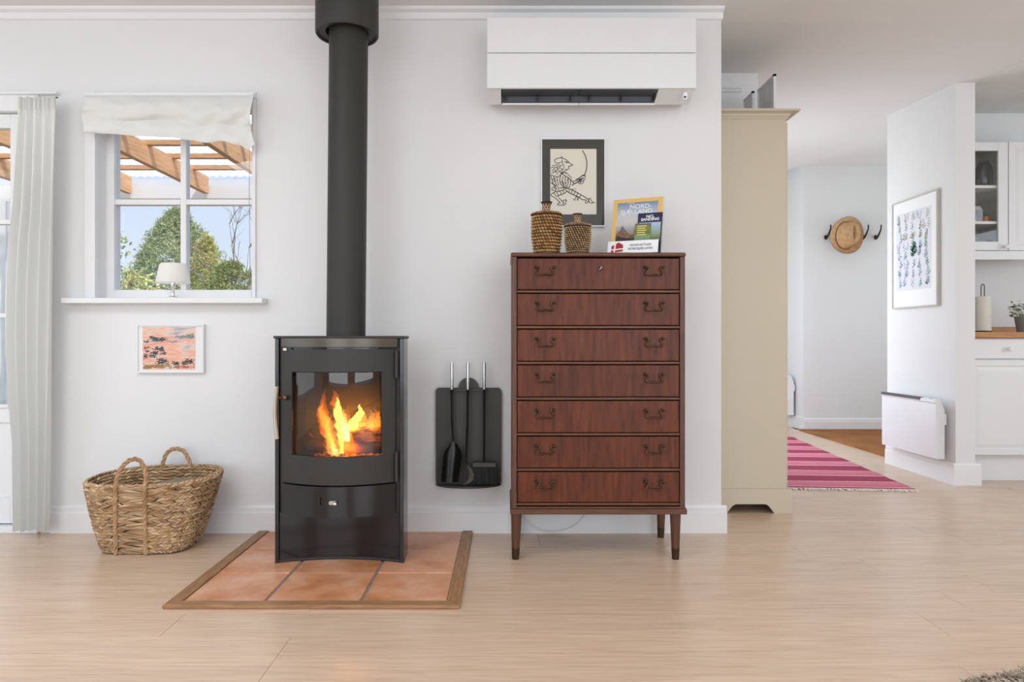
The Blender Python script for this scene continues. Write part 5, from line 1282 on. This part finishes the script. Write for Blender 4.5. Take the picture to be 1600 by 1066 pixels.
m.tube([hatp(k/64, 0.555)+Vector((0, -0.004, 0)) for k in range(64)], 0.006, 6, True); m.build('hat_band', mat('dark_brown_band', C(70, 46, 32), 0.6), hat, True)
m = MB(); m.tube([hatp(k/64, 1.0) for k in range(64)], 0.004, 6, True); m.build('brim_edge', mat('taupe_binding', C(128, 104, 88), 0.7), hat, True)
# coir mat
def coir():
    m, n, l, b = base('coir'); t = noise(n, l, 160, detail=3); t2 = noise(n, l, 3.0, detail=2)
    r = ramp(n, l, t.outputs['Fac'], [(0.3, C(132, 78, 30)), (0.7, C(196, 132, 66))]); r2 = ramp(n, l, t2.outputs['Fac'], [(0.35, (0.72, 0.68, 0.64, 1)), (0.65, (1, 1, 1, 1))])
    l.new(mixc(n, l, 1.0, r.outputs[0], r2.outputs[0], 'MULTIPLY'), b.inputs['Base Color']); b.inputs['Roughness'].default_value = 0.95; bumpn(n, l, b, t.outputs['Fac'], 0.8, 0.006); return m
m = MB(); m.prism(rrect(EX-0.06, 4.6, 5.40, HY-0.03, 0.01), 0.0005, 0.012); o = m.build('door_mat', coir(), None, org=(3.7, 6.2, 0)); tag(o, 'brown coir mat on the entry floor behind the stub wall', 'mat')
# striped runner
RO = Vector((X(1432, 4.216), 4.216, 0)); ang = math.radians(-4.6); rl = 2.75; rw_ = 0.78
du = Vector((math.sin(-ang), math.cos(ang), 0)); dw = Vector((math.cos(ang), math.sin(ang), 0))
rn = thing('striped_runner', 'pink and crimson striped woven runner with fringe in the hall', 'rug', tuple(RO))
def stripes():
    m, n, l, b = base('striped_weave'); t = n.new('ShaderNodeTexCoord'); dt = n.new('ShaderNodeVectorMath'); dt.operation = 'DOT_PRODUCT'; dt.inputs[1].default_value = tuple(du)
    l.new(t.outputs['Object'], dt.inputs[0])
    nz = noise(n, l, 60, (1, 3, 1), 3); ma = n.new('ShaderNodeMath'); ma.operation = 'MULTIPLY_ADD'; ma.inputs[1].default_value = 0.012; l.new(nz.outputs['Fac'], ma.inputs[0]); l.new(dt.outputs['Value'], ma.inputs[2])
    sb = n.new('ShaderNodeMath'); sb.operation = 'SUBTRACT'; sb.inputs[1].default_value = 0.226+0.006-0.372*2; l.new(ma.outputs[0], sb.inputs[0])
    dv = n.new('ShaderNodeMath'); dv.operation = 'DIVIDE'; dv.inputs[1].default_value = 0.372; l.new(sb.outputs[0], dv.inputs[0])
    fr = n.new('ShaderNodeMath'); fr.operation = 'FRACT'; l.new(dv.outputs[0], fr.inputs[0])
    r = ramp(n, l, fr.outputs[0], [(0.0, C(168, 48, 84)), (0.47, C(168, 48, 84)), (0.49, C(236, 166, 176)), (0.55, C(240, 178, 186)), (0.57, C(214, 112, 130)), (0.70, C(222, 130, 146)), (0.90, C(208, 100, 120)), (0.93, C(240, 174, 184)), (0.99, C(238, 170, 180))])
    r.color_ramp.interpolation = 'CONSTANT'
    n2 = noise(n, l, 140, detail=2); r2 = ramp(n, l, n2.outputs['Fac'], [(0.35, (0.72, 0.66, 0.7, 1)), (0.6, (1, 1, 1, 1))])
    l.new(mixc(n, l, 1.0, r.outputs[0], r2.outputs[0], 'MULTIPLY'), b.inputs['Base Color']); b.inputs['Roughness'].default_value = 0.95; bumpn(n, l, b, n2.outputs['Fac'], 0.6, 0.003); return m
rg = random.Random(8)
def rug_top(u, v):
    p = RO-dw*rw_*(1-u)+du*rl*v+dw*0.004*math.sin(v*40); return (p.x, p.y, 0.007+0.0012*math.sin(v*60+u*3))
m = MB(); m.slab(rug_top, 8, 90, (0, 0, -0.006)); m.build('woven_field', stripes(), rn, True)
m = MB()
for e, sg_ in ((0, -1), (1, 1)):
    for k in range(90):
        p = RO-dw*rw_*(1-(k+0.5)/90)+du*rl*e; q = p+du*sg_*rg.uniform(.035, .06)+dw*rg.gauss(0, .014)
        m.tube([p+Vector((0, 0, .005)), (p+q)/2+Vector((rg.gauss(0, .004), 0, .007)), q+Vector((0, 0, .002))], [0.004, 0.0034, 0.002], 5)
m.build('fringe', mat('cream_fringe', C(240, 234, 224), 0.9), rn, kind='stuff')

# ------------------------------------------------------------------ kitchen corner
KFY = 4.46; KX = PX1+0.01
kwm = mat('white_kitchen_paint', (0.80, 0.80, 0.795, 1), 0.38, var=0.008)
wt0, wt1 = Z(528, 4.43), Z(519, 4.43)
kz_t = Z(712, KFY)
def knob(parent, x, y, z, r=0.016):
    m = MB(); m.lathe([(r*0.45, 0), (r*0.4, -r*0.8), (r*0.95, -r*1.3), (r, -r*1.7), (r*0.6, -r*2.1), (0.001, -r*2.15)], (x, y, z), 16, 'y', cap=False); m.build('knob', M['white_lac'], parent, True)
def raised(parent, x0, x1, z0, z1, y):
    b_ = 0.035
    m = MB(); vs_ = []
    for o_, d in ((0, 0.0), (0.006, 0.005), (0.012, 0.005), (0.03, 0.0005), (0.034, 0.0)): vs_ += [(x0+b_+o_, y+d, z0+b_+o_), (x1-b_-o_, y+d, z0+b_+o_), (x1-b_-o_, y+d, z1-b_-o_), (x0+b_+o_, y+d, z1-b_-o_)]
    fs_ = [(i*4+k, i*4+(k+1) % 4, (i+1)*4+(k+1) % 4, (i+1)*4+k) for i in range(4) for k in range(4)]+[(16, 17, 18, 19)]
    m.add(vs_, fs_)
    m.box(x0, x0+b_, y, y+0.018, z0, z1); m.box(x1-b_, x1, y, y+0.018, z0, z1); m.box(x0+b_, x1-b_, y, y+0.018, z0, z0+b_); m.box(x0+b_, x1-b_, y, y+0.018, z1-b_, z1)
    m.box(x0+b_, x1-b_, y+0.0085, y+0.018, z0+b_, z1-b_)
    return m.build('door', kwm, parent)
bw_ = 0.46
for i in range(3):
    x0 = KX+i*bw_; x1 = x0+bw_-0.002
    o = thing('base_cabinet', ['white base cabinet under the wooden worktop, next to the stub wall', 'white base cabinet second from the stub wall', 'white base cabinet third from the stub wall'][i], 'cabinet', ((x0+x1)/2, 4.75, 0), 'white base cabinets')
    B(x0, x1, KFY+0.02, 5.045, kz_t, wt0-0.001).build('carcass', kwm, o)
    B(x0, x1, KFY+0.06, KFY+0.075, 0.001, kz_t).build('kick_board', kwm, o)
    dr_ = B(x0+0.002, x1-0.002, KFY, KFY+0.018, Z(560.5, KFY), wt0-0.006).build('drawer', kwm, o, bev=0.002); knob(dr_, X(1575, KFY)+i*bw_, KFY, Z(545.5, KFY))
    d_ = raised(o, x0+0.002, x1-0.002, kz_t+0.004, Z(563, KFY), KFY); knob(d_, x1-0.05, KFY, Z(575, KFY))
wk = thing('worktop', 'oiled wooden kitchen worktop on the white base cabinets', 'worktop', (KX+0.7, 4.75, wt0))
wkm = wood('oiled_beech', C(206, 146, 84), C(166, 106, 54), (0.8, 8, 8), 2.5, 0.4, 0, 0.03, 0.08)
B(KX, KX+3*bw_, 4.43, 5.045, wt0, wt1).build('slab', wkm, wk, bev=0.003)
B(KX, KX+3*bw_, 5.022, 5.045, wt1, Z(511, 5.02)).build('upstand', wkm, wk, bev=0.002)
# wall cabinets
UY = 4.75; uz0, uz1 = Z(392, UY), Z(222, UY); gx_ = X(1576, UY)
o = thing('wall_cabinet', 'white wall cabinet with a glass door and shelves of tableware', 'cabinet', (gx_-0.2, 4.9, uz0), 'white wall cabinets')
ux0 = gx_-0.42
inner = mat('cabinet_inside_grey', C(172, 172, 160), 0.6)
m = MB(); m.box(ux0, ux0+0.016, UY+0.02, 5.045, uz0, uz1); m.box(gx_-0.016, gx_-0.002, UY+0.02, 5.045, uz0, uz1); m.box(ux0+0.016, gx_-0.016, UY+0.02, 5.045, uz0, uz0+0.016); m.box(ux0+0.016, gx_-0.016, UY+0.02, 5.045, uz1-0.016, uz1); m.box(ux0+0.016, gx_-0.016, 5.03, 5.045, uz0+0.016, uz1-0.016); m.build('carcass', inner, o)
shz = [Z(347, UY), Z(290.5, UY)]
for z in shz: B(ux0+0.016, gx_-0.016, UY+0.024, 5.03, z-0.009, z+0.009).build('shelf', kwm, o)
st_ = 16*UY/F; gz_0, gz_1 = Z(377.5, UY), Z(235.5, UY)
m = MB(); m.box(gx_-st_, gx_-0.003, UY, UY+0.018, uz0+0.003, uz1); m.box(ux0, ux0+st_, UY, UY+0.018, uz0+0.003, uz1); m.box(ux0+st_, gx_-st_, UY, UY+0.018, uz0+0.003, gz_0); m.box(ux0+st_, gx_-st_, UY, UY+0.018, gz_1, uz1)
d_ = m.build('door', kwm, o, bev=0.003); B(ux0+st_-0.004, gx_-st_+0.004, UY+0.008, UY+0.011, gz_0-0.004, gz_1+0.004).build('pane', M['glass'], d_)
knob(d_, X(1569, UY), UY, Z(386, UY))
o = thing('wall_cabinet', 'white wall cabinet with a solid panelled door at the right edge', 'cabinet', (gx_+0.2, 4.9, uz0), 'white wall cabinets')
B(gx_, gx_+0.40, UY+0.02, 5.045, uz0, uz1).build('carcass', kwm, o); d_ = raised(o, gx_+0.002, gx_+0.398, uz0+0.003, uz1, UY); knob(d_, gx_+0.36, UY, Z(386, UY))
o = B(ux0, gx_+0.40, UY-0.006, UY+0.02, Z(406, UY), uz0-0.001).build('light_pelmet', kwm, None, bev=0.003, org=(gx_, UY, Z(406, UY))); tag(o, 'white pelmet board along the bottom of the wall cabinets', 'pelmet')
# tableware in the glass cabinet
cy4 = 4.90
def glassjar(x, z, r, h_, lab, nm='glass_jar'):
    m = MB(); m.lathe([(r*0.8, z), (r, z+h_*0.1), (r, z+h_*0.7), (r*0.55, z+h_), (r*0.5, z+h_), (r*0.95, z+h_*0.7), (r*0.95, z+h_*0.1), (0.001, z+0.006)], (x, cy4, 0), 20)
    o = m.build(nm, glass('tinted_'+nm, (0.80, 0.82, 0.78, 1)), None, True, org=(x, cy4, z)); tag(o, lab, 'glassware'); return o
glassjar(X(1537, cy4), shz[1]+0.010, 0.055, 0.19, 'tall glass vase on the top shelf of the glass cabinet', 'glass_vase')
bz0 = shz[0]+0.010
ca = thing('paper_carton', 'small white carton on the middle shelf of the glass cabinet', 'carton', (X(1526, cy4), cy4, bz0))
x = X(1526, cy4); B(x-0.03, x+0.024, cy4-0.03, cy4+0.03, bz0, bz0+0.09).build('box', mat('carton_print', (0.78, 0.78, 0.78, 1), 0.6, col2=C(160, 170, 196), scale=50), ca, bev=0.002)
m = MB(); m.prism([(cy4-0.03, bz0+0.09), (cy4+0.03, bz0+0.09), (cy4+0.002, bz0+0.125), (cy4-0.002, bz0+0.125)], x-0.03, x+0.024, 'x'); m.build('gable_top', M['paper'], ca)
m = MB(); x = X(1540, cy4); m.lathe([(0.022, bz0), (0.034, bz0+0.012), (0.037, bz0+0.05), (0.033, bz0+0.052), (0.030, bz0+0.015), (0.001, bz0+0.008)], (x, cy4, 0), 20); o = m.build('orange_bowl', mat('orange_glaze', C(190, 122, 48), 0.3), None, True, org=(x, cy4, bz0)); tag(o, 'small orange bowl on the middle shelf of the glass cabinet', 'bowl')
bz1 = uz0+0.017
m = MB(); x = X(1528, cy4); m.lathe([(0.03, bz1), (0.045, bz1+0.03), (0.05, bz1+0.06), (0.046, bz1+0.06), (0.04, bz1+0.03), (0.001, bz1+0.008)], (x, cy4, 0), 20); o = m.build('patterned_cup', mat('red_patterned_glaze', C(168, 92, 84), 0.3, col2=C(210, 190, 180), scale=60), None, True, org=(x, cy4, bz1)); tag(o, 'red patterned cup on the lowest shelf of the glass cabinet', 'cup')
glassjar(X(1545, cy4), bz1, 0.032, 0.075, 'small drinking glass on the lowest shelf of the glass cabinet', 'drinking_glass')
# kitchen roll
ky = 4.62; kx_ = X(1535.5, ky); kr_ = 11.5*ky/F
o = thing('kitchen_roll', 'kitchen paper roll on a stand with a wire loop on the worktop', 'kitchen roll', (kx_, ky, wt1))
m = MB(); m.lathe([(kr_*1.1, wt1), (kr_*1.1, wt1+0.008), (kr_*0.3, wt1+0.010)], (kx_, ky, 0), 28); m.build('stand_base', M['steel_black'], o, True)
m = MB(); zt_k = Z(464, ky); m.lathe([(0.018, wt1+0.011), (kr_*1.0, wt1+0.011), (kr_*0.97, zt_k), (0.018, zt_k), (0.018, wt1+0.011)], (kx_, ky, 0), 32, cap=False); m.build('paper_roll', mat('cream_tissue', C(222, 216, 204), 0.9, var=0.03, scale=40, bump=0.2, bscale=150), o, True)
m = MB(); lw = 2.6*ky/F; lz1 = Z(444, ky)
m.tube([(kx_-lw, ky, wt1+0.01), (kx_-lw, ky, lz1-0.015), (kx_-lw*0.6, ky, lz1-0.003), (kx_, ky, lz1), (kx_+lw*0.6, ky, lz1-0.003), (kx_+lw, ky, lz1-0.015), (kx_+lw, ky, wt1+0.01)], 0.0028, 8); m.build('wire_loop', M['steel_black'], o, True)
# potted herb
hx_, hy2 = X(1604, 4.62), 4.62
o = thing('potted_herb', 'green herb in a grey pot on the worktop at the right edge', 'potted plant', (hx_, hy2, wt1))
m = MB(); ptop = Z(495, hy2); m.lathe([(0.052, wt1), (0.068, ptop), (0.064, ptop), (0.055, ptop-0.02), (0.001, ptop-0.02)], (hx_, hy2, 0), 28); m.build('pot', mat('grey_stoneware', C(128, 122, 118), 0.7, var=0.08, scale=20), o, True)
rg = random.Random(41); m = MB(); ms_ = MB()
for _ in range(150):
    a = rg.random()*6.28; r = 0.085*math.sqrt(rg.random()); z = ptop+rg.uniform(-0.005, 0.105)*(1-(r/0.1)**2*0.5)
    c = Vector((hx_+r*math.cos(a), hy2+r*math.sin(a), z)); d = Vector((math.cos(a+rg.gauss(0, .6)), math.sin(a+rg.gauss(0, .6)), rg.uniform(-.1, .6))).normalized(); s_ = d.cross(Vector((0, 0, 1))).normalized(); L = rg.uniform(.018, .032); n3 = d.cross(s_)
    m.add([c, c+d*L*.4+s_*L*.42, c+d*L*.8+s_*L*.3, c+d*L+n3*0.003, c+d*L*.8-s_*L*.3, c+d*L*.4-s_*L*.42], [(0, 1, 2, 3), (0, 3, 4, 5)])
    if _ % 4 == 0: ms_.tube([(hx_+r*0.4*math.cos(a), hy2+r*0.4*math.sin(a), ptop-0.02), tuple(c)], 0.0012, 4)
for px, py in ((1580.5, 472), (1578.5, 493.5), (1585, 477), (1588, 484)):
    c = Vector((X(px, hy2), hy2, Z(py, hy2))); m.add([c+Vector((-.008, 0, .002)), c+Vector((0, -.004, .007)), c+Vector((.009, 0, -.002)), c+Vector((0, .003, -.006))], [(0, 1, 2, 3)]); ms_.tube([tuple(c), (hx_-0.03, hy2, ptop-0.0)], 0.001, 4)
m.build('leaves', leafy('herb_leaf', [C(60, 92, 34), C(92, 132, 52), C(124, 160, 72)]), o, kind='stuff'); ms_.build('stems', mat('herb_stem', C(96, 120, 60), 0.7), o, kind='stuff')

# ------------------------------------------------------------------ shaggy rug at the lower right corner
ra = math.radians(17); e1 = Vector((math.cos(ra), math.sin(ra), 0)); e2 = Vector((math.sin(ra), -math.cos(ra), 0)); RC = Vector((1.185, 1.84, 0))
sr = thing('shag_rug', 'beige and brown shaggy rug corner at the lower right', 'rug', tuple(RC))
m = MB(); pts_ = rrect(0, 1.7, 0, 1.3, 0.06); m.prism([((RC+e1*p[0]+e2*p[1]).x, (RC+e1*p[0]+e2*p[1]).y) for p in pts_], 0.001, 0.008); m.build('backing', mat('rug_backing', C(120, 104, 86), 0.95), sr)
rg = random.Random(77); m = MB()
for k in range(17000):
    if k < 9000: u, v = rg.uniform(0, 0.6), rg.uniform(0.0, 0.25)
    else: u, v = rg.uniform(0, 1.7), rg.uniform(0, 1.3)
    p = RC+e1*u+e2*v; d = Vector((rg.gauss(0, .5), rg.gauss(0, .5), 1)).normalized(); s_ = d.orthogonal().normalized()*0.0028; L = rg.uniform(.014, .026)
    q = p+Vector((0, 0, .006)); t_ = q+d*L*.6; t2 = t_+Vector((d.x, d.y, 0.15)).normalized()*L*.5
    m.add([q-s_, q+s_, t_+s_, t_-s_, t2], [(0, 1, 2, 3), (3, 2, 4)])
m.build('pile', strands('shag_pile', [C(140, 120, 100), C(206, 190, 170), C(236, 226, 210), C(180, 160, 138), C(248, 240, 228)], 0.9), sr, kind='stuff')
